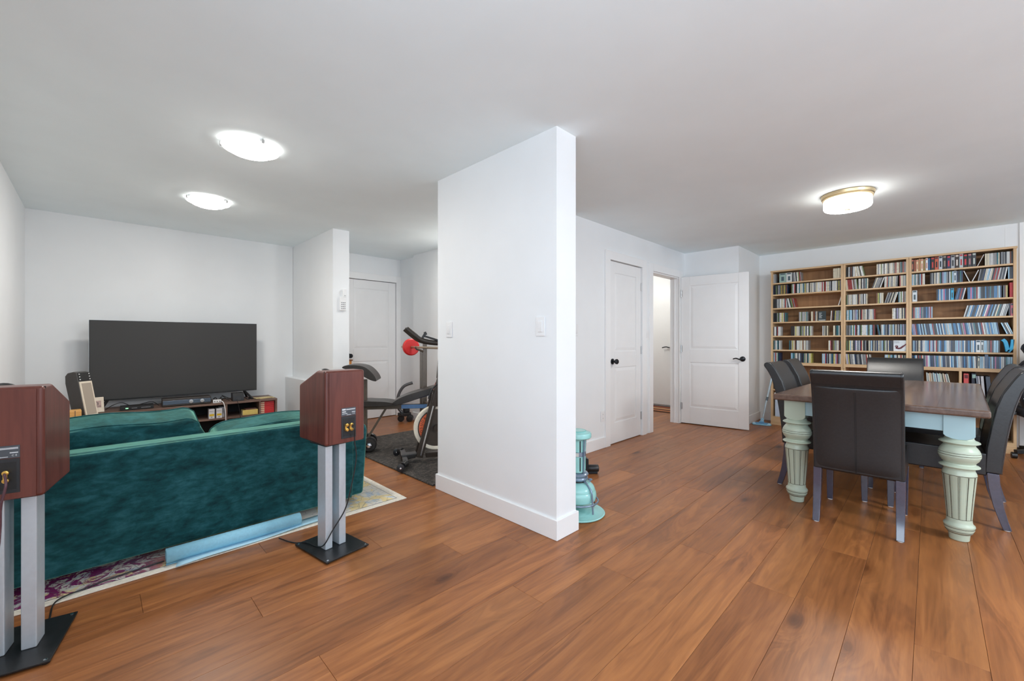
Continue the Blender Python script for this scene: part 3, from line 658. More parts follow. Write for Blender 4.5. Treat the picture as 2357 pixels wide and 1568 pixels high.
M_paper = plain('page_edge', srgb(228, 214, 180), .8, var=.1, nscale=120)
for i in range(6):
    t = thing('red_book', ['bottom', 'second', 'third', 'fourth', 'fifth', 'top'][i] + (' red paperback counted up the stack' if 0 < i < 5 else ' red paperback of the stack') + ' at the right end of the console', 'book', cpos(.735, .09, .303 + i * .0225), CR, 'red paperbacks in the console')
    MB().box(-.068, .07, -.05, .05, 0, .0028).box(-.068, .07, -.05, .05, .0185, .0213).box(.066, .07, -.05, .05, 0, .0213).box(-.03, .07, -.0502, -.047, .0, .0213).build('cover', plain('red_cover', srgb(206, 46, 48), .4), t)
    MB().box(-.0675, .064, -.048, .048, .0028, .0185).build('pages', M_paper, t)
for i in range(3):
    t = thing('yellow_book', ['bottom', 'middle', 'top'][i] + ' yellow-spined paperback of the low stack left of the red books', 'book', cpos(.562, .09, .303 + i * .0185), CR, 'yellow paperbacks in the console')
    MB().box(-.075, .075, -.05, .055, 0, .0175).build('cover', plain('yellow_spine', srgb(226, 200, 112), .5), t, bevel=.001)
    MB().box(-.0765, -.072, -.045, .05, .003, .0145).build('pages', M_paper, t)
tag(MB().box(-.06, .05, -.05, .05, 0, .012).build('brown_book', plain('brown_cover', srgb(120, 86, 74), .5), loc=cpos(.575, .10, .303 + 3 * .0185), rot=(0, 0, CR), bevel=.001), 'thin brown book lying on top of the yellow paperbacks', 'book')
tag(MB().box(-.13, .13, -.08, .1, 0, .06).build('white_case', plain('ivory', (0.6, 0.58, 0.54), .5), loc=cpos(-.63, .11, .288), rot=(0, 0, CR), bevel=.004), 'flat white case on the console shelf under the set-top box end', 'case')
tag(MB().box(-.10, .12, -.03, .07, 0, .12).build('pale_blue_book', plain('aqua', srgb(160, 204, 214), .5), loc=cpos(.73, .09, .058), rot=(0, 0, CR), bevel=.002), 'pale blue box on the bottom console shelf below the red books', 'box')
# clock
t = thing('digital_clock', 'cream framed digital clock leaning at the left end of the console', 'clock', cpos(-.685, .04, CZ), CR + R(12))
tl = R(-14)
cb = MB().box(-.042, .042, -.008, .008, 0, .145).build('clock_frame', plain('cream_plastic', srgb(214, 202, 184), .5), t, bevel=.003, loc=(0, 0, .002), rot=(tl, 0, 0))
MB().box(-.026, .022, -.0092, -.007, .045, .110).build('display', plain('lcd_rose', srgb(176, 148, 140), .3), cb)
text('digit', '3', .040, cb, (-.003, -.0093, .082), (pi / 2, 0, 0), M_black, .0002)
text('digit', '1', .040, cb, (-.022, -.0093, .082), (pi / 2, 0, 0), M_black, .0002)
text('digit', '100', .022, cb, (.004, -.0093, .056), (pi / 2, 0, 0), M_black, .0002)
# side table hidden behind the sofa, with radio speaker and wooden box on it
t = thing('side_table', 'small brown side table tucked behind the sofa end, only its top edge showing', 'side table', (-.13, 5.03, 0))
MB().box(-.24, .17, -.18, .16, .47, .495).build('table_top', M_rustic, t, bevel=.003)
for x in (-.21, .14):
    for y in (-.15, .13): MB().loft([(x, y, 0, .014, .014), (x, y, .47, .018, .018)]).build('leg', M_rustic, t)
t = thing('tower_speaker', 'dark tower radio speaker with pale front grille, leaning back by the television', 'speaker', (-.066, 5.06, .497), R(46))
tb = Matrix.Rotation(R(-11), 4, 'X')
w2 = .056
sb = MB().prism([(-.06, 0), (.045, 0), (.052, .30), (.042, .362), (.018, .384), (-.03, .386), (-.058, .372)], 'x', -w2, w2).build('speaker_body', plain('radio_dark', (0.055, 0.05, 0.047), .45), t, rot=(R(-11), 0, 0), loc=(0, 0, .012), bevel=.008, seg=3)
MB().box(-.052, .052, -.066, -.058, .004, .295).build('grille_frame', plain('cream_frame', srgb(214, 202, 184), .45), sb, bevel=.002)
MB().box(-.040, .040, -.0675, -.064, .012, .280).build('grille', plain('grille_taupe', srgb(160, 148, 134), .8, var=.15, nscale=400), sb)
MB().box(-.050, .050, -.063, -.0585, .30, .372).build('control_panel', M_black, sb, bevel=.002)
for x in (-.041, .041):
    for z in (.313, .336, .359): MB().lathe([(.0045, -.062), (.004, -.0655), (0, -.066)], 10, (x, 0, z), axis='y').build('button', M_white, sb)
t = thing('wooden_box', 'small honey-coloured wooden box in front of the tower radio speaker', 'box', (-.135, 4.93, .497), R(4))
MB().box(-.07, .055, -.05, .05, 0, .012).build('box_base', plain('red_brown_wood', srgb(150, 84, 54), .5), t, bevel=.001)
MB().box(-.065, .05, -.045, .045, .012, .092).build('box_body', M_pine, t, bevel=.002)
MB().box(.012, .016, -.047, -.044, .014, .09).build('box_seam', M_rustic, t)
#@@P3
# ---------------------------------------------------------------- exercise hall
M_gun = plain('dark_grey_tube', srgb(100, 89, 78), .32, .25, var=.08)
M_brownblk = plain('brown_black_vinyl', srgb(46, 41, 37), .36, var=.12, bump=.05)
M_red = plain('red_vinyl', srgb(206, 34, 32), .42, var=.04)
ax = Vector((0.491, -0.349, 0)).normalized(); bz = math.atan2(ax.y, ax.x)
t = thing('weight_bench', 'black padded weight bench with curl pad, bar posts and raised backrest', 'weight bench', (1.994, 4.155, 0.012), bz)
# local x runs along the bench from the curl pad to the bar posts
MB().box(-.02, .78, -.022, .022, .425, .470).build('main_beam', M_gun, t, bevel=.003)
MB().box(.36, .76, -.0235, -.0215, .428, .468).build('beam_face', plain('steel_blue', srgb(104, 146, 196), .35, .1), t)
MB().box(-.028, .012, -.022, .022, 0, .74).build('front_post', M_gun, t, bevel=.003)
MB().box(-.028, .012, -.20, .20, 0, .036).build('front_foot', M_gun, t, bevel=.003)
MB().beam((.20, 0, .43), (-.03, 0, .05), .022, .022).build('brace', M_gun, t)
pd = MB().prism(round2([(-.20, .868), (-.165, .895), (-.06, .896), (.03, .868), (.10, .800), (.128, .735), (.075, .742), (.0, .782), (-.10, .838)]), 'y', -.16, .16).build('curl_pad', M_brownblk, t, bevel=.016, seg=3)
MB().prism(round2([(-.06, .476), (-.06, .50), (.0, .528), (.10, .524), (.20, .518), (.30, .500), (.32, .478), (.25, .474), (.05, .474)]), 'y', -.13, .13).build('seat_pad', M_brownblk, t, bevel=.014, seg=3)
MB().prism(round2([(.275, .482), (.305, .525), (.42, .580), (.60, .632), (.74, .668), (.79, .655), (.775, .622), (.60, .565), (.40, .497)]), 'y', -.13, .13).build('backrest_pad', M_brownblk, t, bevel=.014, seg=3)
MB().beam((.36, 0, .487), (.78, 0, .615), .09, .02).build('backrest_rail', plain('navy_steel', srgb(40, 58, 104), .35, .2), t, bevel=.002)
# bar posts
pA = Vector((2.63, 4.03)); bd = Vector((cos(R(80)), sin(R(80))))
Mi = (Matrix.Translation((1.994, 4.155, 0.012)) @ Matrix.Rotation(bz, 4, 'Z')).inverted()
def loc(x, y, z): return Mi @ Vector((x, y, z))
for k, s in enumerate((0.0, -0.62)):
    p = pA + bd * s
    m = MB().beam(loc(p.x, p.y, .27), loc(p.x, p.y, 1.12), .045, .045)
    m.beam(loc(p.x - .035, p.y + .02, .29), loc(p.x - .035, p.y + .02, 1.045), .03, .03)
    m.build('bar_post', M_gun, t, bevel=.003)
    q = MB().tube([loc(p.x - .02, p.y, 1.03), loc(p.x - .05, p.y, 1.045), loc(p.x - .10, p.y + .01, 1.06), loc(p.x - .12, p.y + .01, 1.085)], .012, 8).build('bar_hook', M_gun, t, smooth=50)
MB().beam(loc(2.63, 4.03, .29), loc(2.80, 4.06, .02), .045, .045).build('rear_leg', M_gun, t)
MB().beam(loc(2.56, 3.70, .45), loc(2.63, 4.03, .45), .04, .04).build('cross_tube', M_gun, t)
br = thing('barbell', 'straight steel barbell resting on the bench posts with a red plate', 'barbell', (2.59, 4.03, 1.078), R(80))
MB().lathe([(.013, -.75), (.013, .62)], 14, axis='x').build('bar', plain('bar_steel', srgb(176, 160, 138), .3, .7), br, smooth=40)
tp = thing('weight_plate', 'round red weight plate on the far end of the barbell', 'weight plate', (2.59 + .325 * cos(R(80)), 4.03 + .325 * sin(R(80)), 1.078), R(80))
MB().lathe([(.014, -.020), (.03, -.022), (.088, -.022), (.100, -.014), (.100, .014), (.088, .022), (.014, .022)], 40, axis='x', cap=False).build('plate', M_red, tp, smooth=30)
# exercise bike : local x from the front stabiliser to the rear
bx = thing('exercise_bike', 'black exercise bike with white-rimmed flywheel partly hidden behind the free-standing partition', 'exercise bike', (2.04, 3.477, 0.012), R(-26))
MB().box(-.025, .025, -.22, .22, .035, .075).prism([(-.03, .03), (.10, .05), (.12, .09), (-.03, .085)], 'y', -.05, .05).build('front_stabiliser', plain('bike_black', (0.02, 0.018, 0.017), .25), bx, bevel=.006)
for y in (-.275, .275):
    MB().tube([(-.0, y * .78, .055), (-.03, y * .95, .05)], [.03, .026], 12).build('end_cap', M_black, bx, smooth=50)
    w = MB().lathe([(.018, -.016), (.034, -.013), (.034, .013), (.018, .016)], 20, axis='y').build('wheel', M_black, bx, loc=(-.05, y, .036), smooth=40)
    MB().lathe([(0, -.019), (.008, -.018), (.008, .018), (0, .019)], 10, axis='y', cap=False).build('wheel_bolt', M_chrome, w)
M_bk = plain('bike_frame', srgb(58, 50, 44), .25, .2, var=.08)
for y in (-.055, .055):
    MB().beam((.135, y, .055), (.285, y, .64), .035, .062).build('fork_blade', M_bk, bx, bevel=.005)
    MB().beam((.146, y * 1.33, .075), (.262, y * 1.33, .53), .006, .012).build('fork_strip', M_chrome, bx)
fw = MB().lathe([(.176, -.020), (.179, -.022), (.206, -.022), (.212, -.016), (.212, .016), (.206, .022), (.179, .022), (.176, .020)], 56, axis='y', cap=False).build('flywheel_rim', plain('cream_white', srgb(226, 218, 200), .3), bx, loc=(.30, 0, .315), smooth=40)
dk = MB().lathe([(0, -.017), (.178, -.017), (.178, .017), (0, .017)], 48, axis='y', cap=False).build('flywheel_disc', plain('disc_brown', srgb(66, 56, 48), .4), fw)
M_or = plain('orange_print', srgb(226, 106, 60), .5)
def arcband(r0, r1, a0, a1, y, n=18):
    v = []; f = []
    for i in range(n + 1):
        a = a0 + (a1 - a0) * i / n; v += [(r0 * cos(a), y, r0 * sin(a)), (r1 * cos(a), y, r1 * sin(a)), (r0 * cos(a), y - .0008, r0 * sin(a)), (r1 * cos(a), y - .0008, r1 * sin(a))]
    for i in range(n):
        k = 4 * i; f += [(k + 2, k + 3, k + 7, k + 6), (k, k + 4, k + 5, k + 1), (k, k + 2, k + 6, k + 4), (k + 1, k + 5, k + 7, k + 3)]
    return MB().add(v, f)
arcband(.124, .164, R(122), R(212), -.0172).build('wheel_band', M_or, fw, label='orange printed band')
arcband(.094, .108, R(125), R(215), -.0172).build('wheel_band', M_or, fw)
word = 'YOSUDA'
for i, ch in enumerate(word):
    a = R(205 - i * 13.0); r = .144
    text('letter', ch, .034, fw, (r * cos(a), -.0182, r * sin(a)), (pi / 2, R(90) - a, 0), M_brownblk, .0003)
MB().lathe([(.03, -.06), (.03, .06)], 16, (.30, 0, .315), axis='y').build('hub', M_bk, bx)
MB().beam((.27, -.03, .55), (.62, -.03, .60), .05, .07).beam((.20, 0, .06), (1.02, 0, .06), .06, .045).box(.99, 1.04, -.25, .25, .02, .06).build('frame', M_bk, bx, bevel=.005)
MB().beam((.262, -.055, .55), (.34, -.03, .80), .045, .05).build('head_tube', M_bk, bx, bevel=.004)
MB().prism([(.27, .665), (.30, .745), (.42, .76), (.50, .70), (.42, .66)], 'y', -.05, .05).build('brake_cover', plain('red_brown_plastic', srgb(150, 62, 48), .4), bx, bevel=.01)
MB().tube(smoothpath([(.215, -.085, .60), (.245, -.085, .68), (.30, -.085, .735), (.36, -.085, .73), (.385, -.085, .66), (.345, -.085, .58)], 5), .0075, 8).build('brake_lever', M_black, bx, smooth=50)
MB().beam((.33, 0, .78), (.36, 0, 1.12), .045, .055).build('handlebar_post', M_bk, bx, bevel=.004)
for y in (-.10, .10):
    MB().tube(smoothpath([(.015, y, 1.255), (.085, y, 1.195), (.15, y * .8, 1.148), (.25, y * .6, 1.125), (.37, y * .4, 1.115)], 6), .0235, 12).build('handlebar', plain('foam_grip', srgb(48, 42, 36), .5), bx, smooth=50)
MB().beam((.155, -.06, 1.155), (.185, -.06, 1.205), .03, .02).beam((.165, -.06, 1.19), (.31, -.06, 1.145), .022, .018).beam((.18, -.06, 1.205), (.20, -.06, 1.215), .03, .03).build('device_holder', M_black, bx, bevel=.003)
MB().box(.70, .98, -.08, .08, .88, .94).beam((.84, 0, .10), (.84, 0, .90), .05, .05).build('saddle', M_black, bx, bevel=.012)
# dumbbell
db = thing('dumbbell', 'black plate dumbbell with chrome collar on the gym mat beside the sofa arm', 'dumbbell', (2.04, 4.17, 0.012 + .075), R(62))
MB().lathe([(.012, -.20), (.012, .20)], 12, axis='x').build('bar', M_chrome, db, smooth=40)
for s in (-1, 1):
    for i, (x, r) in enumerate(((.075, .075), (.105, .075), (.133, .062))):
        MB().lathe([(.013, -.012), (r * .55, -.010), (r * .62, -.013), (r * .95, -.013), (r, -.008), (r, .008), (r * .95, .013), (r * .62, .013), (r * .55, .010), (.013, .012)], 30, (s * x, 0, 0), axis='x', cap=False).build('disc', plain('dumbbell_black', (0.022, 0.02, 0.019), .35, var=.15), db, smooth=30)
    MB().lathe([(.013, .147), (.026, .148), (.026, .165), (.013, .167)] if s > 0 else [(.013, -.147), (.026, -.148), (.026, -.165), (.013, -.167)], 6, axis='x', cap=False).build('collar', M_chrome, db)
# folded frame on wheels in the corner by the hall door
ff = thing('folded_trolley', 'folded dark tube frame on small black wheels in the corner by the hall door', 'trolley', (3.16, 5.30, 0))
MB().tube(smoothpath([(.06, -.05, .55), (-.04, .02, .50), (-.10, .06, .38), (-.11, .06, .22), (-.05, .03, .12), (.04, -.02, .08)], 6), .022, 10).build('frame_tube', plain('slate_tube', srgb(92, 92, 94), .3, .4), ff, smooth=50)
for p in ((-.08, .03), (-.0, -.07), (.05, .0)):
    MB().lathe([(.02, -.022), (.045, -.018), (.045, .018), (.02, .022)], 18, axis='x').build('wheel', M_black, ff, loc=(p[0], p[1], .046), rot=(0, 0, .8), smooth=40)
MB().box(-.12, .04, -.05, .06, .08, .13).box(-.05, .03, -.03, .04, .13, .24).build('bracket', M_black, ff, bevel=.01)
# wooden cabinet glimpsed behind the hall wall end
wc = thing('wooden_cabinet', 'narrow orange-toned wooden cabinet edge behind the hall wall end', 'cabinet', (2.16, 5.30, 0))
MB().box(-.09, .12, -.16, .16, 0, .90).build('cabinet_body', wood('orange_wood', srgb(170, 104, 46), srgb(204, 136, 66), srgb(220, 156, 84), 'z', 1), wc, bevel=.004)
MB().box(-.10, .13, -.17, .17, .90, .918).build('cabinet_top', wood('brown_edge', srgb(96, 58, 34), srgb(126, 80, 48), srgb(146, 98, 62), 'x', 1), wc, bevel=.003)
# ---------------------------------------------------------------- heater and floor gadget
M_mint = plain('mint_enamel', srgb(152, 206, 202), 0.2, var=.04, nscale=8)
M_mintd = plain('mint_enamel_dark', srgb(104, 176, 170), 0.2, var=.06, nscale=8)
M_steel = plain('blue_grey_steel', srgb(136, 152, 172), .25, .6, var=.08)
h = thing('paraffin_heater', 'vintage mint-green paraffin heater with round base behind the partition end', 'heater', (2.297, 1.68, 0), R(20))
MB().lathe([(0, .002), (.150, 0), (.178, .004), (.182, .010), (.176, .014), (.160, .012), (.125, .022), (.10, .030), (0, .032)], 48, cap=False).build('base_dish', M_mint, h, smooth=40)
MB().lathe([(.0, .075), (.085, .078), (.118, .095), (.126, .125), (.122, .150), (.116, .158), (.117, .163), (.108, .185), (.088, .204), (.062, .213), (0, .215)], 44, cap=False).build('fuel_tank', M_mint, h, smooth=40)
MB().tube([(.137 * cos(a), .137 * sin(a), .088) for a in [2 * pi * i / 40 for i in range(40)]], .006, 8, closed=True).build('guard_ring', M_steel, h, smooth=60)
for k in range(3):
    a = 2 * pi * k / 3 - 2.07; c, s = cos(a), sin(a)
    MB().tube(smoothpath([(.062 * c, .062 * s, .222), (.085 * c, .085 * s, .214), (.125 * c, .125 * s, .175), (.134 * c, .134 * s, .13), (.137 * c, .137 * s, .09), (.140 * c, .140 * s, .03)], 5), .0055, 8).build('guard_strap', M_steel, h, smooth=60)
MB().tube(smoothpath([(.14 * cos(-.5), .14 * sin(-.5), .088), (.15 * cos(-.6), .15 * sin(-.6), .05), (.13 * cos(-.8), .13 * sin(-.8), .03), (.10 * cos(-1.2), .10 * sin(-1.2), .034)], 6), .0035, 6).build('bail_wire', M_black, h, smooth=60)
MB().lathe([(.05, .222), (.066, .226), (.072, .236), (.066, .246), (.070, .252), (.074, .262), (.068, .272), (.058, .276)], 40).build('burner_ring', M_steel, h, smooth=40)
MB().lathe([(.0, .213), (.058, .214), (.05, .224), (.05, .276), (0, .277)], 30, cap=False).build('burner_cup', M_black, h, smooth=40)
MB().lathe([(.047, .276), (.053, .280), (.053, .498), (.047, .502)], 40).build('chimney', M_mint, h, smooth=40)
for k in range(10):
    a = 2 * pi * k / 10
    MB().box(.0525, .0545, -.004, .004, .29, .385 if k % 2 else .38).box(.0525, .0545, -.004, .004, .415, .49).build('chimney_rib', M_mintd if k % 3 else M_black, h, rot=(0, 0, a))
MB().lathe([(.055, .385), (.057, .386), (.057, .414), (.055, .415)], 40).build('chimney_band', M_steel, h, smooth=40)
MB().box(-.013, .013, -.058, -.056, .388, .412).build('mica_window', plain('mica', (0.6, 0.6, 0.56), .3), h, rot=(0, 0, -1.35))
MB().lathe([(.050, .500), (.084, .503), (.092, .510), (.093, .530), (.088, .540), (.060, .546), (.055, .552), (.030, .554), (0, .555)], 44, cap=False).build('top_cap', M_mint, h, smooth=40)
MB().tube([(.056 * cos(a), .056 * sin(a), .551) for a in [2 * pi * i / 30 for i in range(30)]], .0022, 6, closed=True).build('cap_groove', M_mintd, h)
MB().lathe([(.004, .18), (.004, .218), (.013, .219), (.016, .224), (.010, .229), (0, .23)], 16, (.026, -.080, 0), cap=False).build('filler_knob', M_steel, h, smooth=40)
MB().beam((.05, -.03, .28), (.058, -.04, .50), .006, .012).beam((-.03, -.05, .28), (-.035, -.056, .50), .006, .012).build('side_rail', M_steel, h)
g = thing('floor_roller', 'small black roller gadget on the floor behind the green heater', 'gadget', (3.02, 2.12, 0), R(-45))
MB().lathe([(.028, -.05), (.031, -.046), (.031, .046), (.028, .05)], 20, (.06, 0, .045), axis='x').build('roller', M_black, g, smooth=40)
MB().box(.02, .10, -.02, .02, 0, .02).prism([(-.02, .03), (.02, .03), (.02, .13), (-.06, .16), (-.06, .12), (-.02, .10)], 'y', -.03, .03).build('frame', M_bronze, g, bevel=.004)
# ---------------------------------------------------------------- mop
mp = thing('flat_mop', 'pale blue flat mop with steel pole leaning in the corner by the bookcase', 'mop', (6.46, 1.636, 0), R(-78))
MB().prism([(-.10, -.052), (.10, -.052), (.118, 0), (.10, .052), (-.10, .052), (-.118, 0)], 'z', .002, .016).build('mop_pad', plain('mop_cloth', srgb(150, 206, 232), .8, var=.1), mp, bevel=.004)
MB().box(-.075, .075, -.035, .035, .016, .030).box(-.03, .03, -.02, .02, .030, .05).build('mop_plate', plain('mop_plastic', srgb(104, 158, 196), .4), mp, bevel=.004)
for x in (-.085, .085): MB().box(x - .02, x + .02, -.05, .05, .015, .024).build('mop_clip', plain('mop_light', srgb(180, 224, 244), .4), mp, bevel=.004)
MB().beam((0, 0, .04), (.014, .012, .09), .03, .03).build('pivot', plain('mop_plastic2', srgb(150, 196, 222), .4), mp, bevel=.004)
MB().tube([(.012, .01, .08), (.062, .036, .36)], .012, 12).build('lower_pole', plain('pole_silver', srgb(192, 208, 216), .25, .5), mp, smooth=60)
MB().tube([(.058, .034, .335), (.068, .038, .385)], .015, 12).build('pole_joint', plain('joint_grey', srgb(90, 104, 112), .4), mp, smooth=60)
MB().tube([(.068, .038, .385), (.158, .083, .87)], .0135, 12).build('upper_pole', plain('pole_silver', (1, 1, 1)), mp, smooth=60)
# ---------------------------------------------------------------- dining table
TR = R(-2.2)
t = thing('dining_table', 'rustic dining table with dark stained top and distressed cream-green turned legs', 'dining table', (4.515, 0.247, 0), TR)
m = MB(); m.box(-1.06, 1.06, -.52, .52, .728, .772).build('table_top', M_table, t, bevel=.012, seg=3)
rng = random.Random(5)
for i in range(1, 5):
    y = -.52 + 1.04 * i / 5; MB().box(-1.052, 1.052, y - .0005, y + .0005, .7716, .7721).build('board_joint', plain('joint_brown', srgb(70, 52, 44), .6), t)
for sx in (-1, 1): MB().box(sx * .985 - .012, sx * .985 + .012, -.345, .345, .628, .729).build('apron', M_cream_daylit if sx < 0 else M_cream, t, bevel=.002)
for sy in (-1, 1): MB().box(-.885, .885, sy * .44 - .012, sy * .44 + .012, .628, .729).build('apron', M_cream, t, bevel=.002)
NF = 12
def rf(a, z):
    if .128 < z < .378:
        p = (a / (2 * pi) * NF) % 1.0; d = min(p, 1 - p); return 1 - (.045 if d < .08 else 0) - (.012 if .14 < d < .2 else 0)
    return 1
def mf(a, i):
    p = (a / (2 * pi) * NF) % 1.0; d = min(p, 1 - p)
    if FL0 <= i <= FL1 and .055 < d < .115: return 1
    return None
LEGP = [(.038, 0.0, 0), (.042, .004, 0), (.0455, .040, 0), (.050, .0425, 1), (.050, .0455, 0), (.056, .050, 0), (.058, .054, 1), (.0575, .057, 0), (.063, .068, 0), (.0635, .0735, 1), (.0625, .076, 0), (.066, .084, 0), (.065, .092, 0), (.057, .100, 0), (.0545, .108, 0), (.0535, .120, 0), (.0525, .127, 1), (.053, .1295, 0)]
FL0 = len(LEGP) - 1
LEGP += [(.0575, .20, 0), (.0645, .29, 0), (.0715, .3765, 0)]
FL1 = len(LEGP) - 2
LEGP += [(.0725, .379, 1), (.0725, .382, 0), (.071, .392, 0), (.066, .404, 0), (.064, .412, 0), (.066, .420, 0), (.078, .424, 0), (.085, .428, 0), (.085, .432, 0), (.079, .437, 0), (.068, .442, 0), (.066, .448, 0), (.070, .455, 0), (.080, .468, 0), (.0865, .484, 0), (.0885, .4925, 0), (.0872, .4955, 1), (.0885, .4985, 0), (.0875, .506, 0), (.086, .5085, 1), (.0868, .511, 0), (.081, .527, 0), (.072, .541, 0), (.066, .548, 0), (.066, .556, 0), (.078, .562, 0), (.0855, .567, 0), (.085, .571, 0), (.077, .577, 0), (.066, .581, 0), (.060, .590, 0), (.060, .60, 0)]
for sx in (-1, 1):
    for sy in (-1, 1):
        mm = MB().lathe(LEGP, 192, rf=rf, mf=mf)
        o = mm.build('leg', [M_cream, M_groove], t, loc=(sx * .945, sy * .40, 0), smooth=38)
        s = .0635
        # square block with rounded lower edge
        bm_ = MB(); pts = [(-s, .728), (-s, .612), (-s * .82, .600), (-s * .45, .5905), (0, .587), (s * .45, .5905), (s * .82, .600), (s, .612), (s, .728)]
        bm_.prism(pts, 'x', -s, s)
        bm_.build('leg_block', M_cream_daylit if sx < 0 and sy < 0 else M_cream, o, bevel=.002)
# ---------------------------------------------------------------- chairs
BACK = [(-.306, .338), (-.314, .45), (-.322, .53), (-.338, .645), (-.357, .746), (-.383, .845), (-.412, .908), (-.432, .938), (-.438, .954), (-.432, .968), (-.415, .975), (-.392, .971), (-.374, .955), (-.350, .915), (-.308, .83), (-.282, .74), (-.262, .62), (-.243, .49), (-.236, .338)]
def make_chair():
    t = thing('dining_chair', '', 'chair', (0, 0, 0), 0, 'black leather chairs around the dining table')
    hw = .2165
    MB().prism(BACK, 'x', -hw, hw).build('backrest', M_leather, t, bevel=.011, seg=3)
    MB().prism([(-.245, .318), (-.245, .455), (-.10, .468), (.10, .472), (.20, .462), (.235, .435), (.245, .39), (.236, .330), (.222, .318)], 'x', -hw, hw).build('seat', M_leather, t, bevel=.016, seg=3)
    g_ = MB(); v = []; f = []; op = smoothpath([Vector((0, y, z)) for y, z in BACK[:6] + [(-.394, .872)]], 4); nu = 20
    for j, p in enumerate(op):
        q = -1 + 2 * j / (len(op) - 1)
        for i in range(nu + 1):
            u = -1 + 2 * i / nu; v.append((u * (hw - .003), p.y + .003 - .017 * (1 - abs(u) ** 5) * (1 - abs(q) ** 8), p.z + .005 * (1 - j / len(op))))
    for j in range(len(op) - 1):
        for i in range(nu): k = j * (nu + 1) + i; f.append((k, k + 1, k + nu + 2, k + nu + 1))
    g_.add(v, f).build('back_panel', M_leather, t, smooth=70)
    outer = [Vector((0, y - .0138, z)) for y, z in BACK[:7]]
    for x in (-.0035, .0035): MB().tube([(x, p.y, p.z) for p in smoothpath(outer[:-1], 4)], .0014, 5).build('seam', M_seam, t)
    for dz in (0, .007): MB().tube([(-hw + .006, -.3985 - .003 * (dz > 0), .879 + dz), (hw - .006, -.3985 - .003 * (dz > 0), .879 + dz)], .0014, 5).build('seam', M_seam, t)
    for x in (-hw + .012, hw - .012):
        pts = smoothpath([Vector((x, y, z)) for y, z in BACK], 3)
        MB().tube(pts, .0022, 5).build('piping', M_leather, t, smooth=60)
    for x in (-.1975, .1975):
        MB().loft([(x, -.270, .338, .0215, .026), (x, -.276, .25, .021, .025), (x, -.292, .14, .020, .022), (x, -.312, .06, .019, .0195), (x, -.328, .005, .0185, .018)]).build('leg', M_chairleg, t, bevel=.003)
        MB().loft([(x, .195, .325, .0225, .0225), (x, .197, .005, .0165, .0165)]).build('leg', M_chairleg, t, bevel=.003)
        for y in (-.328, .197): MB().lathe([(.014, 0), (.0145, .005), (0, .0055)], 12, (x, y, 0), cap=False).build('glide', M_white, t)
    return t
c0 = make_chair()
for i, (x, y, rz, lab) in enumerate((
    (3.602, .321, R(-90), 'black leather dining chair at the near table end, its seamed back towards the camera'),
    (4.115, .0, R(0), 'black leather chair tucked under the right table side, nearer the camera of two'),
    (4.80, -.035, R(0), 'black leather chair tucked under the right table side, second from the camera'),
    (4.11, .532, R(180), 'black leather chair at the left table side by the mop, nearer the camera of two'),
    (4.83, .56, R(181), 'black leather chair at the left table side, second from the camera'),
    (5.50, .26, R(91), 'black leather chair at the far table end before the bookcase, its front in view'))):
    o = c0 if i == 0 else dup(c0)
    o.location = (x, y, 0); o.rotation_euler = (0, 0, rz); o['label'] = lab
# ---------------------------------------------------------------- bookcases
BX, BD = 6.60, 0.31            # front plane and depth
SH = [1.943, 1.786, 1.599, 1.409, 1.220, 1.031, 0.862]   # top surfaces of the shelf boards
def bookcase(y1, y0, label, div):
    t = thing('bookcase', label, 'bookcase', (BX, (y0 + y1) / 2, 0), 0, 'light oak bookcases along the right wall')
    c = (y0 + y1) / 2; a, b = y0 - c, y1 - c; w = .022
    for ya in (a, b - w): MB().box(0, BD, ya, ya + w, 0.808, 2.095).build('side_panel', M_oakz, t, bevel=.0015)
    MB().box(-.006, BD, a - (.006 if div else 0), b + (0 if y1 < 1.5 else .006), 2.092, 2.113).build('top_board', M_oak, t, bevel=.002)
    for z in SH[:-1]: MB().box(.004, BD - .012, a + w, b - w, z - .018, z).build('shelf_board', M_oak, t, bevel=.001)
    MB().box(-.002, BD - .012, a + w, b - w, .825, SH[-1]).build('shelf_board', M_oak, t, bevel=.001)
    MB().box(BD - .012, BD - .004, a + w, b - w, 0.12, 2.092).build('back_panel', M_oakback, t)
    for ya in (a, b - w): MB().box(-.004, BD, ya, ya + w, 0.105, 0.806).build('lower_side_panel', M_oakz, t, bevel=.0015)
    MB().box(-.006, BD, a, b, .088, .112).build('base_board', M_oak, t, bevel=.002)
    MB().box(-.010, BD, a, b, 0, .090).build('plinth', M_oak, t, bevel=.002)
    for z in (.487,): MB().box(.01, BD - .012, a + w, b - w, z - .018, z).build('shelf_board', M_oak, t, bevel=.001)
    if div: MB().box(.0, BD - .012, -.236 - c, -.216 - c, .112, .825).build('divider', M_oakz, t, bevel=.001)
    return t
bookcase(1.558, .772, 'light oak bookcase of disc cases nearest the corner with the mop, widest gaps between discs', False)
bookcase(.770, .178, 'light oak bookcase of disc cases in the middle of the row of three', False)
bookcase(.176, -.614, 'light oak bookcase packed with disc cases, end of the row farthest from the doors', True)
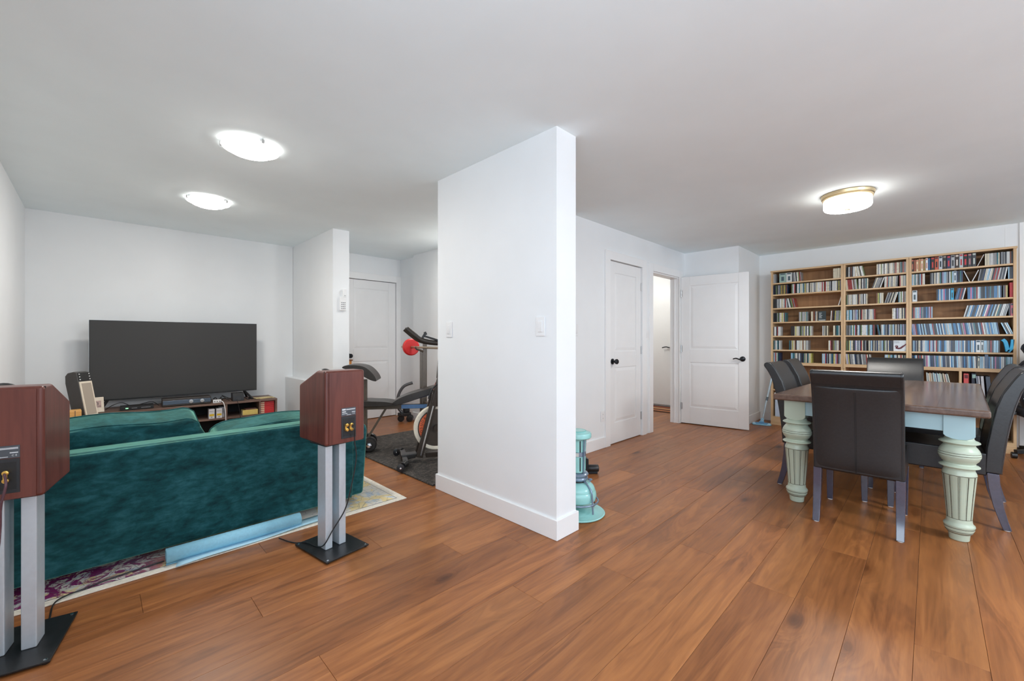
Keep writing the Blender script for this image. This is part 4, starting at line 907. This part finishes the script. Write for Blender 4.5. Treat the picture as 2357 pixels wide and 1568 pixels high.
def disc_mat(attr):
    t = NT('disc_case_spines_' + ('single' if not attr else 'joined'))
    if attr: base = t.n('ShaderNodeAttribute', attribute_name='Col').outputs['Color']
    else: base = t.n('ShaderNodeObjectInfo').outputs['Color']
    v = t.coord((1, 40, 55), kind='Object', rand=0.0 if attr else 91.0); f = t.noise(v, 1.0, 2, 0.6)
    dark = t.mix(1.0, base, (0.42, 0.42, 0.46, 1), 'MULTIPLY')
    c = t.mix(t.ramp(f, [(0.60, (0, 0, 0)), (0.66, (0.4 if attr else 0.8,) * 3)]), base, dark)
    if not attr:
        g = t.n('ShaderNodeTexCoord'); sp = t.n('ShaderNodeSeparateXYZ'); t.l(g.outputs['Object'], sp.inputs[0])
        ab = t.n('ShaderNodeMath', operation='ABSOLUTE'); t.l(sp.outputs[1], ab.inputs[0])
        c = t.mix(t.ramp(ab.outputs[0], [(0.34, (0, 0, 0)), (0.40, (0.85,) * 3)]), c, (0.02, 0.022, 0.026, 1))
    t.col(c); t.set(0.25, spec=0.5); return t.m
M_disc = disc_mat(False); M_disc2 = disc_mat(True)
PAL = {'white': (226, 228, 226), 'cream': (222, 214, 190), 'grey': (150, 152, 154), 'black': (30, 31, 34), 'pale blue': (164, 204, 228), 'mid blue': (60, 126, 180), 'dark blue': (34, 56, 92),
       'teal': (60, 120, 130), 'red': (160, 52, 52), 'pink': (206, 120, 166), 'brown': (120, 74, 52), 'yellow': (204, 196, 110), 'green': (120, 140, 96), 'lilac': (168, 160, 196), 'charcoal': (62, 66, 74)}
WARM = ['white'] * 7 + ['cream'] * 5 + ['grey'] * 5 + ['black'] * 3 + ['brown', 'yellow', 'green', 'red', 'charcoal', 'charcoal', 'teal']
COOL = ['white'] * 5 + ['pale blue'] * 7 + ['mid blue'] * 7 + ['dark blue'] * 6 + ['charcoal'] * 4 + ['grey'] * 3 + ['black'] * 2 + ['lilac', 'teal', 'pink', 'cream', 'red']  # blue-heavy mix: bluish window daylight painted into the case colours
MIDC = ['white'] * 6 + ['cream'] * 3 + ['grey'] * 4 + ['pale blue'] * 4 + ['dark blue'] * 2 + ['charcoal'] * 3 + ['black'] * 2 + ['teal', 'red', 'yellow', 'lilac', 'green']
SEG = [(1, 0, 1.533, 1.5, 0, 'cd'),
(1, 0, 1.464, 1.382, 0, 'wide'),
(1, 0, 1.382, 1.315, 0, 'wide'),
(1, 0, 1.313, 1.209, -0.008, 'cd'),
(1, 0, 0.875, 0.786, 0, 'white'),
(1, 1, 1.533, 1.362, 0, 'dark'),
(1, 1, 1.322, 0.789, 0, 'cd'),
(1, 2, 1.535, 1.496, 0, 'wide'),
(1, 2, 1.494, 1.364, 0, 'cd'),
(1, 2, 1.359, 1.266, -0.025, 'cd'),
(1, 2, 0.826, 0.815, 0.03, 'cd'),
(1, 3, 1.533, 1.388, 0, 'cd'),
(1, 3, 1.238, 1.136, 0, 'cd'),
(1, 3, 1.106, 1.038, 0, 'cd'),
(1, 3, 1.031, 0.947, 0, 'face'),
(1, 3, 0.904, 0.786, 0.007, 'cd'),
(1, 4, 1.53, 1.448, 0, 'cd'),
(1, 4, 1.329, 1.29, 0, 'wide'),
(1, 4, 1.288, 1.102, 0, 'cd'),
(1, 4, 0.986, 0.93, 0, 'cd'),
(1, 4, 0.875, 0.786, 0, 'cd'),
(1, 5, 1.53, 1.454, 0, 'cd'),
(1, 5, 1.349, 1.132, 0, 'cd'),
(1, 5, 0.924, 0.786, 0, 'cd'),
(1, 6, 1.535, 1.454, 0, 'cd'),
(1, 6, 1.329, 1.099, 0, 'cd'),
(1, 6, 0.988, 0.786, 0, 'cd'),
(2, 0, 0.744, 0.646, 0, 'cd'),
(2, 0, 0.646, 0.565, -0.02, 'cd'),
(2, 0, 0.581, 0.569, -0.044, 'cd'),
(2, 0, 0.459, 0.198, 0, 'cd'),
(2, 1, 0.744, 0.629, -0.01, 'cd'),
(2, 1, 0.625, 0.536, 0, 'cd'),
(2, 1, 0.502, 0.42, 0.035, 'cd'),
(2, 1, 0.39, 0.271, 0.004, 'cd'),
(2, 1, 0.256, 0.197, 0, 'cd'),
(2, 2, 0.741, 0.544, 0, 'cd'),
(2, 2, 0.46, 0.396, 0, 'cd'),
(2, 2, 0.39, 0.3, 0.032, 'cd'),
(2, 2, 0.267, 0.197, 0, 'cd'),
(2, 3, 0.741, 0.471, 0, 'cd'),
(2, 3, 0.321, 0.197, 0, 'cd'),
(2, 4, 0.742, 0.467, 0, 'cd'),
(2, 4, 0.442, 0.423, -0.019, 'cd'),
(2, 4, 0.42, 0.197, 0, 'cd'),
(2, 5, 0.741, 0.551, 0, 'cd'),
(2, 5, 0.541, 0.315, 0, 'cd'),
(2, 5, 0.31, 0.197, 0, 'face'),
(2, 6, 0.741, 0.506, -0.01, 'cd'),
(2, 6, 0.386, 0.197, 0, 'cd'),
(3, 0, 0.156, 0.003, 0, 'book'),
(3, 0, 0.001, -0.341, 0, 'boxset'),
(3, 0, -0.346, -0.353, 0.045, 'cd'),
(3, 0, -0.401, -0.504, 0, 'cd'),
(3, 0, -0.509, -0.527, 0, 'wide'),
(3, 0, -0.529, -0.592, 0, 'cd'),
(3, 1, 0.154, 0.046, 0, 'cd'),
(3, 1, 0.005, -0.175, 0, 'cd'),
(3, 1, -0.176, -0.198, 0, 'wide'),
(3, 1, -0.199, -0.244, 0, 'cd'),
(3, 1, -0.288, -0.297, -0.041, 'cd'),
(3, 1, -0.308, -0.317, 0.045, 'cd'),
(3, 1, -0.35, -0.54, 0.019, 'cd'),
(3, 1, -0.558, -0.595, 0, 'cd'),
(3, 2, 0.15, 0.109, 0, 'wide'),
(3, 2, -0.045, -0.151, 0, 'cd'),
(3, 2, -0.154, -0.178, 0, 'wide'),
(3, 2, -0.182, -0.247, 0.022, 'cd'),
(3, 2, -0.278, -0.517, 0, 'cd'),
(3, 2, -0.525, -0.557, 0, 'dark'),
(3, 2, -0.569, -0.592, 0, 'redbook'),
(3, 3, 0.152, -0.014, 0, 'cd'),
(3, 3, -0.248, -0.545, 0.027, 'cd'),
(3, 3, -0.563, -0.574, 0, 'wide'),
(3, 3, -0.575, -0.597, 0, 'red'),
(3, 4, 0.149, -0.504, -0.015, 'cd'),
(3, 4, -0.549, -0.597, -0.041, 'cd'),
(3, 5, 0.152, -0.336, 0, 'cd'),
(3, 5, -0.338, -0.372, 0, 'wide'),
(3, 5, -0.373, -0.394, 0, 'wide'),
(3, 5, -0.395, -0.505, 0, 'cd'),
(3, 6, 0.152, -0.349, -0.003, 'cd'),
(3, 6, -0.35, -0.366, 0, 'wide'),
(3, 6, -0.367, -0.4, 0, 'cd'),
(3, 6, -0.401, -0.425, 0, 'tall'),
(3, 6, -0.427, -0.598, 0, 'cd')

]
ORD = ['top', 'second', 'third', 'fourth', 'fifth', 'sixth', 'seventh']
UN = {1: 'left', 2: 'middle', 3: 'right'}
def nth(n):
    return '%d%s' % (n, 'th' if 10 <= n % 100 <= 20 else {1: 'st', 2: 'nd', 3: 'rd'}.get(n % 10, 'th'))
RC = random.Random(21)
items = []      # (unit, shelf, y centre, width, alpha, kind, colour)
for u, s, ya, yb, lean, kind in SEG:
    pal = WARM if (u == 1 and s < 6) or (u == 2 and s < 3) or (u == 3 and s == 0) else (COOL if u == 3 and s >= 2 else MIDC)
    w = ya - yb; al = math.asin(max(-.9, min(.9, lean / .125)))
    if kind in ('cd', 'white', 'dark'):
        n = max(1, round(w / (.0106 / cos(al))))
        for i in range(n):
            y = ya - w * (i + .5) / n
            cn = 'cream' if kind == 'white' else (RC.choice(['black', 'dark blue', 'green', 'grey', 'white', 'charcoal', 'brown', 'yellow']) if kind == 'dark' else RC.choice(pal))
            if n == 1: cn = 'white'
            if u == 2 and s == 1 and i in (2, 3, 4, 5) and lean == -.01: cn = 'red'
            items.append((u, s, y, min(.0102, w / n * .96 * cos(al)), al + RC.uniform(-.006, .006) * (n > 3), 'cd', cn))
    else: items.append((u, s, (ya + yb) / 2, w, 0, kind, None))
items.sort(key=lambda q: (q[0], q[1], -q[2]))
cnt = {}
cds = []
special = []
for q in items:
    k = (q[0], q[1]); 
    if q[5] == 'cd': cnt[k] = cnt.get(k, 0) + 1; cds.append((q, cnt[k]))
    else: special.append(q)
# the 300 cases nearest the camera are objects of their own, the farther ones one joined object
cds.sort(key=lambda c: c[0][2])
near, far = cds[:300], cds[300:]
XF = BX + .018
proto = MB().box(0, .142, -.5, .5, 0, .125)
pm = proto.mesh('disc_case', M_disc)
for q, n in near:
    u, s, y, w, al, k, cn = q
    o = bpy.data.objects.new('disc_case', pm); COL.objects.link(o)
    o.scale = (1, w, 1); 
    o.rotation_euler = (al, 0, 0); o.location = (XF + RC.uniform(0, .006), y - (0 if al < 0 else 0), SH[s] + .0003 + w / 2 * abs(sin(al)))
    c = srgb(*PAL[cn]); f = RC.uniform(.88, 1.08); o.color = (c[0] * f, c[1] * f, c[2] * f, 1)
    tag(o, '%s disc case, %s from the left, %s shelf, %s bookcase' % (cn, nth(n), ORD[s], UN[u]), 'disc case', 'disc cases in the bookcases')
fm = MB(); fc = []
for q, n in far:
    u, s, y, w, al, k, cn = q; x0 = XF + RC.uniform(0, .006); w *= .80; b = MB().box(x0, x0 + .142, -w / 2, w / 2, 0, .125)
    v = [(p[0], y + p[1] * cos(al) - p[2] * sin(al), SH[s] + .0003 + w / 2 * abs(sin(al)) + p[2] * cos(al) + p[1] * sin(al)) for p in b.v]
    fm.add(v, b.f); c = srgb(*PAL[cn]); f = RC.uniform(.88, 1.08); fc += [(c[0] * f, c[1] * f, c[2] * f, 1)] * 8
o = fm.build('disc_cases', M_disc2); o['kind'] = 'stuff'
o['label'] = 'remaining rows of disc cases on the left and middle bookcases'
at = o.data.color_attributes.new('Col', 'FLOAT_COLOR', 'POINT')
for i, c in enumerate(fc): at.data[i].color = c
# thicker items
BOXC = [('black', (40, 34, 32), (200, 60, 60)), ('red', (196, 92, 66), (60, 30, 30)), ('pale grey', (190, 198, 204), (40, 50, 60)), ('black', (44, 40, 38), (150, 140, 130)), ('navy', (44, 52, 88), (210, 60, 70)), ('grey', (170, 174, 178), (50, 50, 52)), ('black and cream', (60, 48, 46), (220, 210, 200)), ('silver', (178, 190, 196), (180, 60, 66)), ('black', (28, 30, 34), (210, 50, 60)), ('charcoal', (56, 58, 62), (170, 120, 124)), ('dark grey', (60, 64, 70), (190, 200, 190))]
def volume(name, y, w, z, h, d, c, c2, label, cat, grp=None, x=None, words=None, wc=None, al=0):
    t = thing(name, label, cat, (x if x else XF, y, z + .0003 + w / 2 * abs(sin(al))), 0, grp); t.rotation_euler = (al, 0, 0)
    MB().box(0, d, -w / 2, w / 2, 0, h).build('cover', plain('cover_%d_%d_%d' % c, srgb(*c), .45), t, bevel=min(.002, w / 8))
    if c2:
        q = plain('print_%d_%d_%d' % c2, srgb(*c2), .5)
        MB().box(-.0006, .001, -w * .36, w * .36, h * .84, h * .96).build('spine_label', q, t)
        MB().box(-.0006, .001, -w * .2, w * .2, h * .18, h * .62).build('spine_print', q, t)
    if words: text('lettering', words, min(w * .7, .03), t, (-.0012, 0, h * .55), (pi / 2, pi / 2, -pi / 2), wc, .0003)
    return t
DV = [(24, 80, 108), (196, 140, 90), (190, 150, 90)]
wcol = {1: [(150, 176, 166), (206, 208, 204), (34, 34, 36), (38, 32, 32)], 3: [(112, 116, 122), (200, 212, 220), (206, 216, 222), (60, 168, 210), (58, 62, 74), (196, 106, 128), (214, 222, 226), (200, 208, 210), (190, 190, 178)]}
cw_ = {1: 0, 3: 0}
wn = {}
for u, s, y, w, al, kind, cn in special:
    z = SH[s]; where = '%s shelf of the %s bookcase' % (ORD[s], UN[u])
    if kind == 'book':
        n = 8; cols = [((60, 46, 40), 'dark brown'), ((150, 84, 60), 'rust'), ((226, 206, 168), 'cream'), ((178, 128, 84), 'tan'), ((232, 222, 196), 'ivory'), ((150, 120, 70), 'olive'), ((224, 230, 234), 'white'), ((40, 92, 140), 'blue')]
        for i in range(n):
            yy = y + w / 2 - w * (i + .5) / n; c, cname = cols[i]
            volume('book', yy, w / n * .94, z, .140 - .004 * (i % 3), .11, c, None if i % 2 else (200, 120, 100), '%s thick book, %s from the left on the top shelf of the right bookcase' % (cname, nth(i + 1)), 'book', 'thick books on the top shelf of the right bookcase')
    elif kind == 'boxset':
        n = 11
        for i in range(n):
            yy = y + w / 2 - w * (i + .5) / n; cname, c, c2 = BOXC[i]
            volume('box_set', yy, w / n * .93, z, .142 + .002 * (i % 4), .13, c, c2, '%s box set, %s box set along the top shelf, right bookcase' % (cname, nth(i + 1)), 'box set', 'box sets on the top shelf of the right bookcase')
    elif kind == 'face':
        if u == 1:
            t = thing('disc_case', 'dark disc case turned cover-out with pale text, fourth shelf, left bookcase', 'disc case', (XF, y, z + .0003))
            MB().box(0, .011, -w / 2, w / 2, 0, .125).build('cover', plain('cover_dark_teal', srgb(40, 52, 56), .3), t, bevel=.001)
            q = plain('pale_print', srgb(200, 206, 206), .5); m = MB()
            for i, (a, ln) in enumerate(((.098, .03), (.082, .022), (.066, .034), (.052, .026), (.036, .030))): m.box(-.0006, .001, w / 2 - .012 - ln, w / 2 - .012, a, a + .006)
            m.box(-.0006, .001, -w / 2 + .006, w / 2 - .006, .006, .014); k = m.build('cover_print', q, t); k['kind'] = 'stuff'
        else:
            t = thing('disc_case', 'pale disc case turned cover-out with a dark red violin scroll on the sixth shelf', 'disc case', (XF, y, z + .0003))
            MB().box(0, .012, -w / 2, w / 2, 0, .126).build('cover', plain('cover_pale', srgb(214, 220, 224), .3), t, bevel=.001)
            q = plain('scroll_red', srgb(104, 44, 56), .4)
            P = [(-.001, .048 - .012, .062)]
            sp = [(-.002, .030 - .013 * (1 - i / 14) * cos(i * .55), .055 + .013 * (1 - i / 14) * sin(i * .55)) for i in range(14)][::-1]
            m = MB().tube(smoothpath(sp, 3), .0035, 6); m.tube(smoothpath([sp[-1], (-.002, .030, .036), (-.002, .0, .034), (-.002, -.02, .05), (-.002, -.045, .075), (-.002, -.056, .085)], 5), [.007] * 8 + [.0085] * 10 + [.006] * 8, 8)
            m.build('violin_scroll', q, t, smooth=60)
            pg = plain('cover_grey_print', srgb(120, 130, 136), .5)
            text('lettering', 'ISAAC', .017, t, (-.0008, .028, .114), (pi / 2, 0, -pi / 2), pg, .0002); text('lettering', 'STERN', .017, t, (-.0008, .028, .098), (pi / 2, 0, -pi / 2), pg, .0002)
            MB().box(-.0006, .001, -.055, -.038, .010, .014).build('cover_print', pg, t)
    elif kind in ('wide', 'tall', 'redbook', 'red', 'dark'):
        if kind == 'redbook': volume('book', y, w, z, .150, .13, (176, 36, 44), None, 'thick red box set standing at the end of the third shelf, right bookcase', 'box set')
        elif kind == 'tall': volume('box_set', y, w, z, .146, .13, (104, 124, 150), None, 'tall slate-blue box set on the bottom disc shelf of the right bookcase', 'box set')
        else:
            c = wcol.get(u, wcol[1])[cw_[u] % len(wcol[u])]; cw_[u] += 1
            wn[(u, s)] = wn.get((u, s), 0) + 1
            volume('box_set', y, w * .97, z, .128, .13, c, (70, 90, 100) if sum(c) > 400 else None, 'thick multi-disc box, %s such box from the left, %s shelf, %s bookcase' % (nth(wn[(u, s)]), ORD[s], UN[u]), 'box set', 'multi-disc boxes in the bookcases')
# bright blue strap loops at the end of the sixth shelf
t = thing('blue_strap', 'bright blue curled strap lying at the end of the sixth shelf, right bookcase', 'strap', (BX + .03, -.556, SH[5]))
MS = plain('bright_blue_rubber', srgb(36, 160, 206), .35)
def ribbon(pts, wd, th, up):
    P = smoothpath(pts, 6); m = MB(); u = Vector(up); v = []; f = []
    for i, p in enumerate(P):
        tg = (P[min(i + 1, len(P) - 1)] - P[max(i - 1, 0)]).normalized(); nn = tg.cross(u).normalized()
        for a, b in ((-1, -1), (1, -1), (1, 1), (-1, 1)): v.append(p + u * wd / 2 * a + nn * th / 2 * b)
    for i in range(len(P) - 1):
        for k in range(4): j = (k + 1) % 4; f.append((4 * i + k, 4 * i + j, 4 * i + 4 + j, 4 * i + 4 + k))
    return m.add(v, f)
ribbon([(.0, .034, .135), (.0, .016, .11), (.0, .006, .06), (.0, .0, .012)], .06, .030, (1, 0, 0)).build('strap_loop', MS, t, bevel=.003)
ribbon([(.0, -.002, .008), (.0, -.022, .04), (.0, -.030, .08), (.0, -.034, .135)], .06, .026, (1, 0, 0)).build('strap_loop', MS, t, bevel=.003)
# lower shelves
def low(name, y, w, h, c, label, cat='book', grp=None, z=.5, al=0, d=.22, x=None, words=None, wc=None, c2=None): return volume(name, y, w, z, h, d, c, c2, label, cat, grp, x or (BX + .03), words, wc, al)
LPC = [(214, 220, 214), (150, 160, 164), (226, 222, 206), (196, 160, 130), (204, 200, 186), (120, 110, 96), (200, 212, 214), (140, 184, 204), (214, 214, 206), (90, 110, 130), (210, 224, 226), (170, 210, 210), (206, 204, 190), (190, 196, 190), (80, 70, 66), (214, 208, 180), (160, 120, 110), (216, 216, 210), (110, 120, 126), (206, 214, 200)]
LPN = ['pale grey', 'slate', 'ivory', 'tan', 'stone', 'taupe', 'ice grey', 'sky blue', 'off-white', 'steel blue', 'light aqua', 'aqua', 'oat', 'grey-green', 'dark brown', 'straw', 'dusty rose', 'white', 'lead grey', 'celery']
for i in range(20):
    y = .023 - (.208) * (i + .5) / 20
    t = low('record_sleeve', y, .0078, .308 - .004 * (i % 3), LPC[i], '%s record sleeve, %s from the left in the lower bay of records' % (LPN[i], nth(i + 1)), 'record', 'record sleeves in the lower shelf bay', z=.487, al=-.05 - .006 * i, d=.26)
low('binder', -.269, .037, .312, (206, 84, 84), 'red binder with dark lettering standing right of the lower divider', 'binder', z=.487, c2=(104, 36, 40))
low('binder', -.325, .034, .318, (36, 44, 60), 'navy book with pale lettering beside the red binder on the lower shelf', 'book', z=.487, c2=(150, 184, 176))
for i, (y, w, c, l) in enumerate(((-.349, .010, (224, 226, 230), 'thin white folder next to the navy book on the lower shelf'), (-.362, .010, (150, 160, 176), 'thin grey-blue folder second after the navy book on the lower shelf'), (-.376, .012, (206, 208, 216), 'thin pale folder third after the navy book on the lower shelf'), (-.40, .020, (226, 230, 236), 'wide white folder behind the top of the right side chairs'), (-.44, .03, (90, 100, 116), 'slate folder at the end of the lower shelf folders'))):
    low('folder', y, w, .29, c, l, 'folder', 'folders on the lower shelf', z=.487, al=-.06)
for i, (y, w, c, l) in enumerate(((-.47, .02, (60, 74, 100), 'dark blue binder in the bottom bay seen past the nearer right side chair'), (-.505, .02, (120, 136, 156), 'pale slate binder leaning in the bottom bay past the nearer right side chair'), (-.54, .016, (40, 44, 54), 'black binder leaning at the end of the bottom bay'))):
    low('binder', y, w, .30, c, l, 'binder', 'binders in the bottom bay', z=.1125, al=-.12)
t = thing('storage_box', 'white storage box with lid in the bottom of the bookcase by the mop', 'box', (BX + .02, 1.395, .1125))
MB().box(0, .26, -.12, .12, 0, .30).build('box_body', plain('pale_blue_white', srgb(196, 212, 232), .4), t, bevel=.004)
MB().box(-.006, .266, -.126, .126, .29, .325).build('box_lid', M_white, t, bevel=.004)
for i in range(6):
    c = [(40, 36, 40), (70, 60, 64), (52, 44, 60), (110, 104, 104), (60, 52, 50), (84, 70, 74)][i]
    low('book', 1.515 - .022 * i, .020, .26 - .006 * (i % 3), c, 'dark book, %s from the left on the shelf above the white storage box' % nth(i + 1), 'book', 'dark books above the white storage box', z=.487)
# black chair with white lettering, cut by the right edge
g = thing('office_chair', 'black high-backed office chair beside the bookcase end, cut by the right edge', 'office chair', (6.30, -.862, 0), R(-82))
GB = plain('navy_black_fabric', (0.010, 0.012, 0.018), .5, bump=.05)
pts = [(-.23, .46), (-.27, .60), (-.285, .80), (-.285, .90), (-.25, .955), (-.215, .985), (-.235, 1.03), (-.258, 1.075), (-.25, 1.12), (-.20, 1.145), (-.10, 1.16), (.10, 1.16), (.20, 1.145), (.25, 1.12), (.258, 1.075), (.235, 1.03), (.215, .985), (.25, .955), (.285, .90), (.285, .80), (.27, .60), (.23, .46)]
MB().prism(pts, 'y', -.07, .03).build('backrest', GB, g, bevel=.025, seg=3)
MB().box(-.26, .26, -.05, .46, .42, .52).build('seat', GB, g, bevel=.03, seg=3)
for s in (-1, 1): MB().prism([(.0, .44), (.40, .44), (.40, .66), (.0, .66), (.0, .63), (.36, .63), (.36, .47), (.0, .47)], 'x', s * .30 - .02, s * .30 + .02).build('armrest', M_black, g, bevel=.006)
MB().lathe([(.03, .10), (.03, .42)], 14, (0, .2, 0)).build('gas_lift', M_black, g, smooth=40)
for k in range(5):
    a = 2 * pi * k / 5 + .9
    o = MB().beam((0, .2, .10), (.27 * cos(a), .2 + .27 * sin(a), .065), .05, .035).build('base_arm', M_black, g, bevel=.004)
    MB().lathe([(.012, -.022), (.03, -.018), (.03, .018), (.012, .022)], 14, axis='x').build('caster', M_black, o, loc=(.28 * cos(a), .2 + .28 * sin(a), .030), smooth=40)
MP = plain('pale_print', (1, 1, 1))
text('lettering', 'Z N', .09, g, (-.20, .032, .66), (pi / 2, R(70), pi), MP, .0004)
text('lettering', 'Z N', .09, g, (-.20, -.072, .66), (pi / 2, R(-70), 0), MP, .0004)
